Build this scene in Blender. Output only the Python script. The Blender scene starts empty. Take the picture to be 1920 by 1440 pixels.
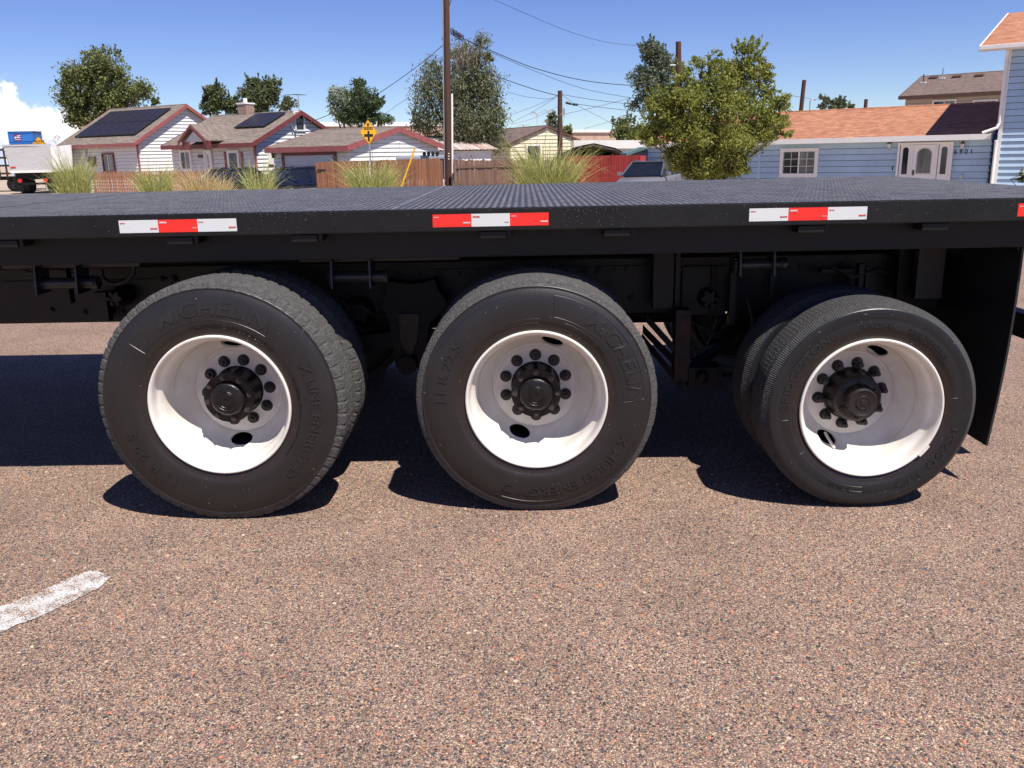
import bpy, bmesh, math, random
import numpy as np
from mathutils import Matrix, Vector
R = math.radians
C = bpy.context.scene.collection
scene = bpy.context.scene

# ------------------------------------------------------------------ camera, sky, sun, exposure
EYE = Vector((0, 0, 1.535))
CAM_M = (Matrix.Rotation(R(1.0), 4, 'Z') @ Matrix.Rotation(R(90 - 14.7), 4, 'X') @ Matrix.Rotation(R(-1.15), 4, 'Z'))
cam_d = bpy.data.cameras.new('camera')
cam_d.sensor_width = 36.0
cam_d.lens = 36.0 * 1635 / 1920
cam_d.clip_start = 0.05
cam_d.clip_end = 3000
cam = bpy.data.objects.new('camera', cam_d)
C.objects.link(cam)
cam.matrix_world = Matrix.Translation(EYE) @ CAM_M
scene.camera = cam
scene.render.resolution_x = 1024
scene.render.resolution_y = 768
scene.view_settings.view_transform = 'Standard'
scene.view_settings.look = 'None'
scene.view_settings.gamma = 1
scene.view_settings.exposure = 0.60
scene.view_settings.use_curve_mapping = False
scene.cycles.max_bounces = 6
scene.cycles.transparent_max_bounces = 8

SUN = Vector((-0.33, 0.472, -1.0)).normalized()      # the way the light travels
SUN_EL = math.asin(-SUN.z)
sun_az = math.atan2(-SUN.x, -SUN.y)                  # clockwise from +Y
world = bpy.data.worlds.new('World')
scene.world = world
world.use_nodes = True
def build_world():
    nt = world.node_tree
    N, L = nt.nodes, nt.links
    N.clear()
    out = N.new('ShaderNodeOutputWorld')
    bg = N.new('ShaderNodeBackground')
    sky = N.new('ShaderNodeTexSky')
    sky.sky_type = 'NISHITA'
    sky.sun_disc = False
    sky.sun_elevation = SUN_EL
    sky.sun_rotation = sun_az
    sky.altitude = 1600
    sky.air_density = 1.0
    sky.dust_density = 0.0
    sky.ozone_density = 6.0
    bg.inputs['Strength'].default_value = 0.082
    tc = N.new('ShaderNodeTexCoord')
    sep = N.new('ShaderNodeSeparateXYZ')
    L.new(tc.outputs['Generated'], sep.inputs[0])
    def M(op, a, b=None, c=None, clamp=False):
        n = N.new('ShaderNodeMath'); n.operation = op; n.use_clamp = clamp
        for i, v in enumerate((a, b, c)):
            if v is None: continue
            if isinstance(v, (int, float)): n.inputs[i].default_value = v
            else: L.new(v, n.inputs[i])
        return n.outputs[0]
    az = M('ARCTAN2', sep.outputs[0], sep.outputs[1])          # 0 straight ahead, negative to the west
    # cumulus bank low in the west, thinning towards the north
    env = N.new('ShaderNodeMapRange'); env.interpolation_type = 'SMOOTHSTEP'
    L.new(az, env.inputs[0])
    env.inputs[1].default_value = -0.66; env.inputs[2].default_value = -0.40
    env.inputs[3].default_value = 0.080; env.inputs[4].default_value = 0.030
    env2 = N.new('ShaderNodeMapRange'); env2.interpolation_type = 'SMOOTHSTEP'
    L.new(az, env2.inputs[0])
    env2.inputs[1].default_value = -0.50; env2.inputs[2].default_value = -0.05
    env2.inputs[3].default_value = 0.02; env2.inputs[4].default_value = -0.055
    env3 = M('ADD', env.outputs[0], env2.outputs[0])
    def noise(scale, detail, rough=0.55):
        n = N.new('ShaderNodeTexNoise')
        n.inputs['Scale'].default_value = scale; n.inputs['Detail'].default_value = detail
        n.inputs['Roughness'].default_value = rough
        L.new(tc.outputs['Generated'], n.inputs['Vector'])
        return n.outputs['Fac']
    n1 = noise(16, 10, .62)
    n2 = noise(26, 6, 0.6)
    top = M('ADD', env3, M('MULTIPLY', M('SUBTRACT', n1, 0.5), 0.10))
    mk = N.new('ShaderNodeMapRange'); mk.interpolation_type = 'SMOOTHSTEP'
    L.new(M('SUBTRACT', top, sep.outputs[2]), mk.inputs[0])
    mk.inputs[1].default_value = 0.0; mk.inputs[2].default_value = 0.006
    # brighter crests, greyer bodies
    depth = M('SUBTRACT', top, sep.outputs[2])
    sh = N.new('ShaderNodeMapRange')
    L.new(M('ADD', depth, M('MULTIPLY', M('SUBTRACT', n2, 0.5), 0.16)), sh.inputs[0])
    sh.inputs[1].default_value = 0.0; sh.inputs[2].default_value = 0.075
    ccol = N.new('ShaderNodeMixRGB')
    ccol.inputs[1].default_value = (10.5, 10.3, 10.2, 1)
    ccol.inputs[2].default_value = (5.6, 6.3, 8.0, 1)
    L.new(sh.outputs[0], ccol.inputs[0])
    hue = N.new('ShaderNodeHueSaturation')
    hue.inputs['Hue'].default_value = 0.523
    hue.inputs['Saturation'].default_value = 1.10
    L.new(sky.outputs[0], hue.inputs['Color'])
    mix = N.new('ShaderNodeMixRGB')
    L.new(M('MULTIPLY', mk.outputs[0], 0.97), mix.inputs[0])
    L.new(hue.outputs[0], mix.inputs[1]); L.new(ccol.outputs[0], mix.inputs[2])
    L.new(mix.outputs[0], bg.inputs['Color'])
    L.new(bg.outputs[0], out.inputs['Surface'])
build_world()
sun_d = bpy.data.lights.new('sun', 'SUN')
sun_d.energy = 5.0
sun_d.angle = R(0.53)
sun_d.color = (1.0, 0.955, 0.89)
sun = bpy.data.objects.new('sun', sun_d)
C.objects.link(sun)
sun.rotation_euler = SUN.to_track_quat('-Z', 'Y').to_euler()
sun.location = (8, -11, 25)

# ------------------------------------------------------------------ helpers
rnd = random.Random(7)
GZ = -0.2                                            # level of the ground on the far side of the road
def ray(px, py):
    return (CAM_M.to_3x3() @ Vector(((px - 960) / 1635, (720 - py) / 1635, -1)))
def at(px, py, Y):                                   # the point at distance Y seen along a sight line
    d = ray(px, py)
    return EYE + d * (Y / d.y)
def on_ground(px, py, z=0.0):
    d = ray(px, py)
    return EYE + d * ((z - EYE.z) / d.z)
def local_hit(fr, axis, val, px, py):                # sight line meets the plane local[axis] = val of a frame
    inv = fr.inverted()
    o = inv @ EYE
    d = inv.to_3x3() @ ray(px, py)
    return o + d * ((val - o[axis]) / d[axis])

def tag(o, label=None, cat=None, group=None, kind=None):
    if label: o['label'] = label
    if cat: o['category'] = cat
    if group: o['group'] = group
    if kind: o['kind'] = kind
    return o
def thing(name, label, cat, loc=(0, 0, 0), rotz=0.0, group=None):
    o = bpy.data.objects.new(name, None)
    C.objects.link(o)
    o.empty_display_size = 0.2
    o.location = loc; o.rotation_euler = (0, 0, rotz)
    return tag(o, label, cat, group)
def frame_of(o):
    return Matrix.Translation(o.location) @ Matrix.Rotation(o.rotation_euler[2], 4, 'Z')
def copy_tree(o, parent=None):
    kids = list(o.children)
    c = o.copy(); C.objects.link(c)
    if parent is not None: c.parent = parent
    for k in kids: copy_tree(k, c)
    return c

class MB:
    def __init__(s): s.v = []; s.f = []; s.sm = []
    def add(s, vs, fs, smooth=False):
        b = len(s.v)
        s.v.extend([tuple(v) for v in vs])
        for f in fs: s.f.append(tuple(i + b for i in f)); s.sm.append(smooth)
        return s
    def box(s, x0, x1, y0, y1, z0, z1):
        if x0 > x1: x0, x1 = x1, x0
        if y0 > y1: y0, y1 = y1, y0
        if z0 > z1: z0, z1 = z1, z0
        return s.add([(x0, y0, z0), (x1, y0, z0), (x1, y1, z0), (x0, y1, z0), (x0, y0, z1), (x1, y0, z1), (x1, y1, z1), (x0, y1, z1)],
                     [(0, 3, 2, 1), (4, 5, 6, 7), (0, 1, 5, 4), (1, 2, 6, 5), (2, 3, 7, 6), (3, 0, 4, 7)])
    def bbox(s, x0, x1, y0, y1, z0, z1, b=0.01):     # box with chamfered edges
        bm = bmesh.new()
        bmesh.ops.create_cube(bm, size=1)
        for v in bm.verts:
            v.co = Vector(((x0 + x1) / 2 + v.co.x * abs(x1 - x0), (y0 + y1) / 2 + v.co.y * abs(y1 - y0), (z0 + z1) / 2 + v.co.z * abs(z1 - z0)))
        bmesh.ops.bevel(bm, geom=list(bm.edges), offset=b, segments=2, affect='EDGES', profile=0.7)
        s.add([v.co for v in bm.verts], [[v.index for v in f.verts] for f in bm.faces])
        bm.free(); return s
    def hexa(s, bot, top):                           # eight corners
        return s.add(list(bot) + list(top), [(3, 2, 1, 0), (4, 5, 6, 7), (0, 1, 5, 4), (1, 2, 6, 5), (2, 3, 7, 6), (3, 0, 4, 7)])
    def prism(s, pts, d):                            # polygon pts pushed along vector d
        n = len(pts); d = Vector(d)
        vs = [Vector(p) for p in pts] + [Vector(p) + d for p in pts]
        fs = [tuple(range(n - 1, -1, -1)), tuple(range(n, 2 * n))]
        fs += [(i, (i + 1) % n, (i + 1) % n + n, i + n) for i in range(n)]
        return s.add(vs, fs)
    def tube(s, pts, rs, n=8, cap=True, smooth=True):
        pts = [Vector(p) for p in pts]
        if isinstance(rs, (int, float)): rs = [rs] * len(pts)
        vs = []; up = None
        for i, p in enumerate(pts):
            t = (pts[min(i + 1, len(pts) - 1)] - pts[max(i - 1, 0)])
            t.normalize()
            if up is None:
                up = Vector((0, 0, 1)) if abs(t.z) < 0.9 else Vector((1, 0, 0))
            a = t.cross(up); a.normalize(); b = a.cross(t); b.normalize(); up = b
            for k in range(n):
                th = 2 * math.pi * k / n
                vs.append(p + (a * math.cos(th) + b * math.sin(th)) * rs[i])
        fs = []
        for i in range(len(pts) - 1):
            for k in range(n):
                fs.append((i * n + k, i * n + (k + 1) % n, (i + 1) * n + (k + 1) % n, (i + 1) * n + k))
        s.add(vs, fs, smooth)
        if cap:
            s.add(vs[:n], [tuple(range(n - 1, -1, -1))]); s.add(vs[-n:], [tuple(range(n))])
        return s
    def lathe(s, prof, n=48, c=(0, 0, 0), a0=0.0, smooth=True, closed=False):   # prof: (radius, y); axis along y
        vs = []; fs = []; m = len(prof)
        for k in range(n):
            th = a0 + 2 * math.pi * k / n
            for r, y in prof:
                vs.append((c[0] + r * math.cos(th), c[1] + y, c[2] + r * math.sin(th)))
        rng = m if closed else m - 1
        for k in range(n):
            k2 = (k + 1) % n
            for j in range(rng):
                j2 = (j + 1) % m
                fs.append((k * m + j, k2 * m + j, k2 * m + j2, k * m + j2))
        return s.add(vs, fs, smooth)
    def disc(s, r, y, n=32, c=(0, 0, 0), flip=False):
        vs = [(c[0] + r * math.cos(2 * math.pi * k / n), c[1] + y, c[2] + r * math.sin(2 * math.pi * k / n)) for k in range(n)]
        return s.add(vs, [tuple(range(n))[::-1] if flip else tuple(range(n))])
    def mesh(s, name, mat):
        me = bpy.data.meshes.new(name)
        me.from_pydata(s.v, [], s.f)
        if any(s.sm): me.polygons.foreach_set('use_smooth', s.sm)
        if mat: me.materials.append(mat)
        me.update()
        return me
    def build(s, name, mat, parent=None, label=None, cat=None, group=None, kind=None):
        me = s.mesh(name, mat)
        o = bpy.data.objects.new(name, me)
        C.objects.link(o)
        if parent is not None: o.parent = parent
        return tag(o, label, cat, group, kind)
def inst(name, me, parent, loc=(0, 0, 0), rot=(0, 0, 0), scale=(1, 1, 1), label=None, kind=None):
    o = bpy.data.objects.new(name, me)
    C.objects.link(o)
    o.parent = parent; o.location = loc; o.rotation_euler = rot; o.scale = scale
    return tag(o, label, kind=kind)

# ------------------------------------------------------------------ materials
def new_mat(name):
    m = bpy.data.materials.new(name); m.use_nodes = True
    nt = m.node_tree; nt.nodes.clear()
    out = nt.nodes.new('ShaderNodeOutputMaterial')
    b = nt.nodes.new('ShaderNodeBsdfPrincipled')
    nt.links.new(b.outputs[0], out.inputs[0])
    return m, nt, b, out
def col4(c): return (c[0], c[1], c[2], 1)
def mat(name, col, rough=0.6, metal=0.0, var=0.25, scale=6.0, col2=None, bump=0.0, bscale=60.0, stretch=(1, 1, 1), spec=0.5, coat=0.0, detail=5, island=0.0):
    m, nt, b, out = new_mat(name)
    N, L = nt.nodes, nt.links
    tc = N.new('ShaderNodeTexCoord')
    mp = N.new('ShaderNodeMapping'); mp.inputs['Scale'].default_value = stretch
    L.new(tc.outputs['Object'], mp.inputs['Vector'])
    n = N.new('ShaderNodeTexNoise'); n.inputs['Scale'].default_value = scale; n.inputs['Detail'].default_value = detail
    n.inputs['Roughness'].default_value = 0.65
    L.new(mp.outputs[0], n.inputs['Vector'])
    cr = N.new('ShaderNodeValToRGB')
    c2 = col2 if col2 else tuple(max(0, c * (1 - var)) for c in col)
    c1 = col if col2 else tuple(min(1, c * (1 + var * 0.6)) for c in col)
    cr.color_ramp.elements[0].position = 0.32; cr.color_ramp.elements[0].color = col4(c2)
    cr.color_ramp.elements[1].position = 0.68; cr.color_ramp.elements[1].color = col4(c1)
    L.new(n.outputs['Fac'], cr.inputs[0])
    last = cr.outputs[0]
    if island:
        g = N.new('ShaderNodeObjectInfo') if island > 0 else N.new('ShaderNodeNewGeometry')
        h = N.new('ShaderNodeHueSaturation')
        mr = N.new('ShaderNodeMapRange'); mr.inputs[3].default_value = 1 - abs(island); mr.inputs[4].default_value = 1 + abs(island)
        L.new(g.outputs['Random'] if island > 0 else g.outputs['Random Per Island'], mr.inputs[0])
        L.new(mr.outputs[0], h.inputs['Value']); L.new(last, h.inputs['Color'])
        last = h.outputs[0]
    L.new(last, b.inputs['Base Color'])
    rr = N.new('ShaderNodeMapRange'); rr.inputs[3].default_value = max(0.02, rough - 0.08); rr.inputs[4].default_value = min(1, rough + 0.08)
    L.new(n.outputs['Fac'], rr.inputs[0]); L.new(rr.outputs[0], b.inputs['Roughness'])
    b.inputs['Metallic'].default_value = metal
    b.inputs['Specular IOR Level'].default_value = spec
    b.inputs['Coat Weight'].default_value = coat
    if bump:
        bn = N.new('ShaderNodeTexNoise'); bn.inputs['Scale'].default_value = bscale; bn.inputs['Detail'].default_value = 4
        L.new(mp.outputs[0], bn.inputs['Vector'])
        bp = N.new('ShaderNodeBump'); bp.inputs['Strength'].default_value = bump; bp.inputs['Distance'].default_value = 0.01
        L.new(bn.outputs['Fac'], bp.inputs['Height']); L.new(bp.outputs[0], b.inputs['Normal'])
    return m

def aggregate_nodes(nt, tcout):
    """pink and grey chip-seal: returns colour output and bump height output"""
    N, L = nt.nodes, nt.links
    v = N.new('ShaderNodeTexVoronoi'); v.inputs['Scale'].default_value = 250; v.inputs['Randomness'].default_value = 1
    L.new(tcout, v.inputs['Vector'])
    cr = N.new('ShaderNodeValToRGB'); cr.color_ramp.interpolation = 'CONSTANT'
    pal = [(0.0, (.105, .078, .064)), (.13, (.25, .152, .122)), (.28, (.35, .238, .170)), (.42, (.175, .135, .110)), (.52, (.43, .315, .21)),
           (.64, (.31, .178, .140)), (.74, (.21, .165, .150)), (.83, (.56, .46, .33)), (.90, (.055, .050, .048)), (.955, (.42, .20, .105))]
    el = cr.color_ramp.elements
    el[0].position = 0; el[0].color = col4(pal[0][1])
    el[1].position = pal[1][0]; el[1].color = col4(pal[1][1])
    for p, c in pal[2:]:
        e = el.new(p); e.color = col4(c)
    sp = N.new('ShaderNodeSeparateColor'); L.new(v.outputs['Color'], sp.inputs[0])
    L.new(sp.outputs[0], cr.inputs[0])
    # larger sparse stones
    v2 = N.new('ShaderNodeTexVoronoi'); v2.inputs['Scale'].default_value = 92; L.new(tcout, v2.inputs['Vector'])
    sp2 = N.new('ShaderNodeSeparateColor'); L.new(v2.outputs['Color'], sp2.inputs[0])
    def M(op, a, b_=None):
        n = N.new('ShaderNodeMath'); n.operation = op
        for i, x in enumerate((a, b_)):
            if x is None: continue
            if isinstance(x, (int, float)): n.inputs[i].default_value = x
            else: L.new(x, n.inputs[i])
        return n.outputs[0]
    pick = M('GREATER_THAN', sp2.outputs[1], 0.70)
    core = M('LESS_THAN', v2.outputs['Distance'], 0.43)
    big = M('MULTIPLY', pick, core)
    cr2 = N.new('ShaderNodeValToRGB'); cr2.color_ramp.interpolation = 'CONSTANT'
    e = cr2.color_ramp.elements
    e[0].color = col4((.050, .043, .042)); e[1].position = .42; e[1].color = col4((.12, .105, .10))
    for p, c in ((.68, (.42, .2, .13)), (.78, (.5, .37, .26)), (.9, (.27, .14, .12))):
        q = e.new(p); q.color = col4(c)
    L.new(sp2.outputs[0], cr2.inputs[0])
    mx = N.new('ShaderNodeMixRGB'); L.new(big, mx.inputs[0]); L.new(cr.outputs[0], mx.inputs[1]); L.new(cr2.outputs[0], mx.inputs[2])
    # binder between stones
    edge = N.new('ShaderNodeMapRange'); edge.inputs[1].default_value = 0.35; edge.inputs[2].default_value = 0.75
    L.new(v.outputs['Distance'], edge.inputs[0])
    mb = N.new('ShaderNodeMixRGB'); mb.blend_type = 'MULTIPLY'; mb.inputs[2].default_value = (.53, .485, .455, 1)
    L.new(edge.outputs[0], mb.inputs[0]); L.new(mx.outputs[0], mb.inputs[1])
    # broad wear
    n = N.new('ShaderNodeTexNoise'); n.inputs['Scale'].default_value = 2.3; n.inputs['Detail'].default_value = 7; L.new(tcout, n.inputs['Vector'])
    wr = N.new('ShaderNodeMapRange'); wr.inputs[1].default_value = .3; wr.inputs[2].default_value = .7; wr.inputs[3].default_value = .92; wr.inputs[4].default_value = 1.20
    L.new(n.outputs['Fac'], wr.inputs[0])
    hs = N.new('ShaderNodeHueSaturation'); L.new(wr.outputs[0], hs.inputs['Value']); L.new(mb.outputs[0], hs.inputs['Color'])
    hs.inputs['Saturation'].default_value = 1.0
    h = M('ADD', M('MULTIPLY', M('SUBTRACT', 1.0, v.outputs['Distance']), 0.6), M('MULTIPLY', sp.outputs[1], 0.5))
    return hs.outputs[0], h
def road_material(paint=False):
    m, nt, b, out = new_mat('chip_seal_paint' if paint else 'chip_seal')
    N, L = nt.nodes, nt.links
    tc = N.new('ShaderNodeTexCoord')
    c, h = aggregate_nodes(nt, tc.outputs['Object'])
    b.inputs['Roughness'].default_value = 0.85
    b.inputs['Specular IOR Level'].default_value = 0.3
    bp = N.new('ShaderNodeBump'); bp.inputs['Strength'].default_value = 0.75; bp.inputs['Distance'].default_value = 0.0035
    L.new(h, bp.inputs['Height']); L.new(bp.outputs[0], b.inputs['Normal'])
    if paint:
        n = N.new('ShaderNodeTexNoise'); n.inputs['Scale'].default_value = 190; n.inputs['Detail'].default_value = 3; L.new(tc.outputs['Object'], n.inputs['Vector'])
        n2 = N.new('ShaderNodeTexNoise'); n2.inputs['Scale'].default_value = 14; n2.inputs['Detail'].default_value = 3; L.new(tc.outputs['Object'], n2.inputs['Vector'])
        v = N.new('ShaderNodeTexVoronoi'); v.feature = 'DISTANCE_TO_EDGE'; v.inputs['Scale'].default_value = 13; L.new(tc.outputs['Object'], v.inputs['Vector'])
        ad = N.new('ShaderNodeMath'); ad.operation = 'MULTIPLY_ADD'; L.new(n2.outputs['Fac'], ad.inputs[0]); ad.inputs[1].default_value = 0.55; L.new(n.outputs['Fac'], ad.inputs[2])
        gt = N.new('ShaderNodeMapRange'); gt.inputs[1].default_value = .68; gt.inputs[2].default_value = .84; L.new(ad.outputs[0], gt.inputs[0])
        ck = N.new('ShaderNodeMapRange'); ck.inputs[1].default_value = .01; ck.inputs[2].default_value = .03; L.new(v.outputs['Distance'], ck.inputs[0])
        pr = N.new('ShaderNodeMapRange'); pr.inputs[1].default_value = .42; pr.inputs[2].default_value = .52; L.new(n2.outputs['Fac'], pr.inputs[0])
        mxk = N.new('ShaderNodeMath'); mxk.operation = 'MAXIMUM'; L.new(ck.outputs[0], mxk.inputs[0]); L.new(pr.outputs[0], mxk.inputs[1])
        mm = N.new('ShaderNodeMath'); mm.operation = 'MULTIPLY'; L.new(gt.outputs[0], mm.inputs[0]); L.new(mxk.outputs[0], mm.inputs[1])
        mx = N.new('ShaderNodeMixRGB'); L.new(mm.outputs[0], mx.inputs[0]); L.new(c, mx.inputs[1]); mx.inputs[2].default_value = (.55, .54, .525, 1)
        c = mx.outputs[0]
    L.new(c, b.inputs['Base Color'])
    return m
def leaf_material(name, c1, c2, trans=0.35):
    m, nt, b, out = new_mat(name)
    N, L = nt.nodes, nt.links
    g = N.new('ShaderNodeNewGeometry')
    cr = N.new('ShaderNodeValToRGB')
    cr.color_ramp.elements[0].color = col4(c2); cr.color_ramp.elements[1].color = col4(c1)
    L.new(g.outputs['Random Per Island'], cr.inputs[0]); L.new(cr.outputs[0], b.inputs['Base Color'])
    b.inputs['Roughness'].default_value = 0.5; b.inputs['Specular IOR Level'].default_value = 0.35
    t = N.new('ShaderNodeBsdfTranslucent'); L.new(cr.outputs[0], t.inputs['Color'])
    mx = N.new('ShaderNodeMixShader'); mx.inputs[0].default_value = trans
    L.new(b.outputs[0], mx.inputs[1]); L.new(t.outputs[0], mx.inputs[2]); L.new(mx.outputs[0], out.inputs[0])
    return m
def shingle_material(name, c1, c2, c3):
    m, nt, b, out = new_mat(name)
    N, L = nt.nodes, nt.links
    tc = N.new('ShaderNodeTexCoord')
    br = N.new('ShaderNodeTexBrick'); br.inputs['Scale'].default_value = 1.0
    br.inputs['Brick Width'].default_value = 0.33; br.inputs['Row Height'].default_value = 0.15; br.inputs['Mortar Size'].default_value = 0.006
    br.inputs['Color1'].default_value = col4(c1); br.inputs['Color2'].default_value = col4(c2); br.inputs['Mortar'].default_value = col4(c3)
    L.new(tc.outputs['Object'], br.inputs['Vector'])
    mp = N.new('ShaderNodeMapping'); mp.inputs['Scale'].default_value = (1.0, 3.2, 1); L.new(tc.outputs['Object'], mp.inputs[0])
    n = N.new('ShaderNodeTexNoise'); n.inputs['Scale'].default_value = 3.2; n.inputs['Detail'].default_value = 5; L.new(mp.outputs[0], n.inputs['Vector'])
    mr = N.new('ShaderNodeMapRange'); mr.inputs[1].default_value = .3; mr.inputs[2].default_value = .7; mr.inputs[3].default_value = .68; mr.inputs[4].default_value = 1.3
    L.new(n.outputs['Fac'], mr.inputs[0])
    h = N.new('ShaderNodeHueSaturation'); L.new(br.outputs[0], h.inputs['Color']); L.new(mr.outputs[0], h.inputs['Value'])
    L.new(h.outputs[0], b.inputs['Base Color']); b.inputs['Roughness'].default_value = 0.9
    bp = N.new('ShaderNodeBump'); bp.inputs['Strength'].default_value = 0.5; bp.inputs['Distance'].default_value = 0.02
    L.new(br.outputs['Fac'], bp.inputs['Height']); bp.invert = True
    L.new(bp.outputs[0], b.inputs['Normal'])
    return m
M = {}
M['road'] = road_material()
M['road_paint'] = road_material(True)
M['dirt'] = mat('dry_dirt', (.40, .31, .23), 0.95, var=.3, scale=1.5, bump=.4, bscale=20)
M['black_paint'] = mat('black_frame_paint', (.008, .0078, .0075), 0.5, var=.3, scale=5, bump=.12, bscale=45, spec=.3)
M['under_paint'] = mat('underbody_paint', (.008, .007, .0065), 0.55, var=.5, scale=3, bump=.3, bscale=30, spec=.25)
M['deck_paint'] = mat('deck_paint', (.038, .036, .038), 0.55, var=.35, scale=4, bump=.1, bscale=120)
M['weld'] = mat('bare_weld', (.25, .25, .26), 0.45, metal=.4, var=.4, scale=60)
M['rail_paint'] = mat('dull_frame_black', (.015, .0125, .0115), 0.5, var=.4, scale=3, bump=.25, bscale=25, spec=.3)
M['post_paint'] = mat('dusty_frame_black', (.032, .027, .025), 0.55, var=.4, scale=5, bump=.2, bscale=25)
M['winch'] = mat('winch_black', (.028, .028, .032), 0.36, metal=.3, var=.4, scale=20)
M['hub_paint'] = mat('gloss_black_hub', (.009, .0075, .007), 0.36, var=.5, scale=25, spec=.35, bump=.2, bscale=60)
M['oily'] = mat('oily_brown_black_metal', (.016, .012, .010), 0.42, var=.4, scale=25, spec=.4)
M['nut'] = mat('black_nut_paint', (.014, .013, .013), 0.42, var=.3, scale=40)
M['steel'] = mat('worn_steel', (.30, .29, .28), 0.35, metal=.8, var=.4, scale=60)
M['rim'] = mat('white_wheel_paint', (.72, .69, .64), 0.45, var=.05, scale=9, bump=.08, bscale=26, col2=(.62, .56, .49), coat=.1)
M['rim_back'] = mat('dark_inner_rim', (.03, .027, .025), .7, var=.4, scale=12)  # much darker tone than the white outer rims
M['rust'] = mat('rusty_bracket', (.055, .030, .020), 0.8, var=.5, scale=18, bump=.3, col2=(.012, .009, .008))
M['flap'] = mat('mud_flap_rubber', (.012, .012, .012), 0.6, var=.3, scale=8, bump=.2, bscale=25)
def rubber(name, c1, c2, rough, ring=.05):
    m, nt, b, out = new_mat(name)
    N, L = nt.nodes, nt.links
    tc = N.new('ShaderNodeTexCoord')
    sp = N.new('ShaderNodeSeparateXYZ'); L.new(tc.outputs['Object'], sp.inputs[0])
    def Mt(op, a, b_=None):
        n = N.new('ShaderNodeMath'); n.operation = op
        for i, x in enumerate((a, b_)):
            if x is None: continue
            if isinstance(x, (int, float)): n.inputs[i].default_value = x
            else: L.new(x, n.inputs[i])
        return n.outputs[0]
    r = Mt('SQRT', Mt('ADD', Mt('POWER', sp.outputs[0], 2), Mt('POWER', sp.outputs[2], 2)))
    n = N.new('ShaderNodeTexNoise'); n.inputs['Scale'].default_value = 7; n.inputs['Detail'].default_value = 6; L.new(tc.outputs['Object'], n.inputs['Vector'])
    f = Mt('ADD', Mt('MULTIPLY', Mt('SUBTRACT', n.outputs['Fac'], .5), 1.6), .5)
    cr = N.new('ShaderNodeMixRGB'); cr.inputs[1].default_value = col4(c1); cr.inputs[2].default_value = col4(c2); cr.use_clamp = True
    L.new(f, cr.inputs[0])
    # brown bloom of old rubber near the bead, dusty tread
    bead = N.new('ShaderNodeMapRange'); bead.inputs[1].default_value = .37; bead.inputs[2].default_value = .31; L.new(r, bead.inputs[0])
    m2 = N.new('ShaderNodeMixRGB'); L.new(Mt('MULTIPLY', bead.outputs[0], .55), m2.inputs[0]); L.new(cr.outputs[0], m2.inputs[1]); m2.inputs[2].default_value = (.028, .016, .012, 1)
    v = N.new('ShaderNodeTexNoise'); v.inputs['Scale'].default_value = 70; v.inputs['Detail'].default_value = 2; L.new(tc.outputs['Object'], v.inputs['Vector'])
    sp_ = Mt('GREATER_THAN', v.outputs['Fac'], .735)
    m3 = N.new('ShaderNodeMixRGB'); L.new(sp_, m3.inputs[0]); L.new(m2.outputs[0], m3.inputs[1]); m3.inputs[2].default_value = (.16, .13, .11, 1)
    L.new(m3.outputs[0], b.inputs['Base Color'])
    b.inputs['Roughness'].default_value = rough
    b.inputs['Specular IOR Level'].default_value = .45
    # moulding rings and fine grain
    w = Mt('SINE', Mt('MULTIPLY', r, 900))
    g = N.new('ShaderNodeTexNoise'); g.inputs['Scale'].default_value = 160; L.new(tc.outputs['Object'], g.inputs['Vector'])
    hh = Mt('ADD', Mt('MULTIPLY', w, ring), g.outputs['Fac'])
    bp = N.new('ShaderNodeBump'); bp.inputs['Strength'].default_value = .25; bp.inputs['Distance'].default_value = .002
    L.new(hh, bp.inputs['Height']); L.new(bp.outputs[0], b.inputs['Normal'])
    return m
M['rubber'] = rubber('tyre_sidewall_rubber', (.0105, .0095, .009), (.019, .0165, .0155), .42)
M['rubber_ring'] = rubber('ribbed_tyre_rubber', (.009, .009, .0095), (.015, .015, .016), .34, .45)
M['tread'] = mat('dusty_tread_rubber', (.085, .080, .076), .85, var=.5, scale=60, bump=.8, bscale=120, col2=(.035, .033, .032))
M['tread_dark'] = mat('dark_tread_rubber', (.045, .043, .042), .8, var=.5, scale=50, bump=.6, bscale=110, col2=(.022, .021, .021))
def tape_mat(name, c):
    m, nt, b, out = new_mat(name)
    N, L = nt.nodes, nt.links
    tc = N.new('ShaderNodeTexCoord')
    mp = N.new('ShaderNodeMapping'); mp.inputs['Rotation'].default_value = (R(90), R(45), 0); mp.inputs['Scale'].default_value = (1, 1, 1)
    L.new(tc.outputs['Object'], mp.inputs[0])
    ck = N.new('ShaderNodeTexChecker'); ck.inputs['Scale'].default_value = 260
    L.new(mp.outputs[0], ck.inputs['Vector'])
    ck.inputs[1].default_value = col4(c); ck.inputs[2].default_value = col4([x * .80 for x in c])
    L.new(ck.outputs[0], b.inputs['Base Color']); b.inputs['Roughness'].default_value = .3
    b.inputs['Coat Weight'].default_value = .4
    return m
M['tape_white'] = tape_mat('white_reflective_tape', (.66, .68, .67))
M['tape_red'] = tape_mat('red_reflective_tape', (.85, .018, .012))
M['print_red'] = mat('red_print', (.6, .03, .03), .5, var=.05)
M['print_white'] = mat('white_print', (.75, .72, .70), .5, var=.05)
M['print_grey'] = mat('grey_print', (.35, .33, .33), .5, var=.05)
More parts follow.
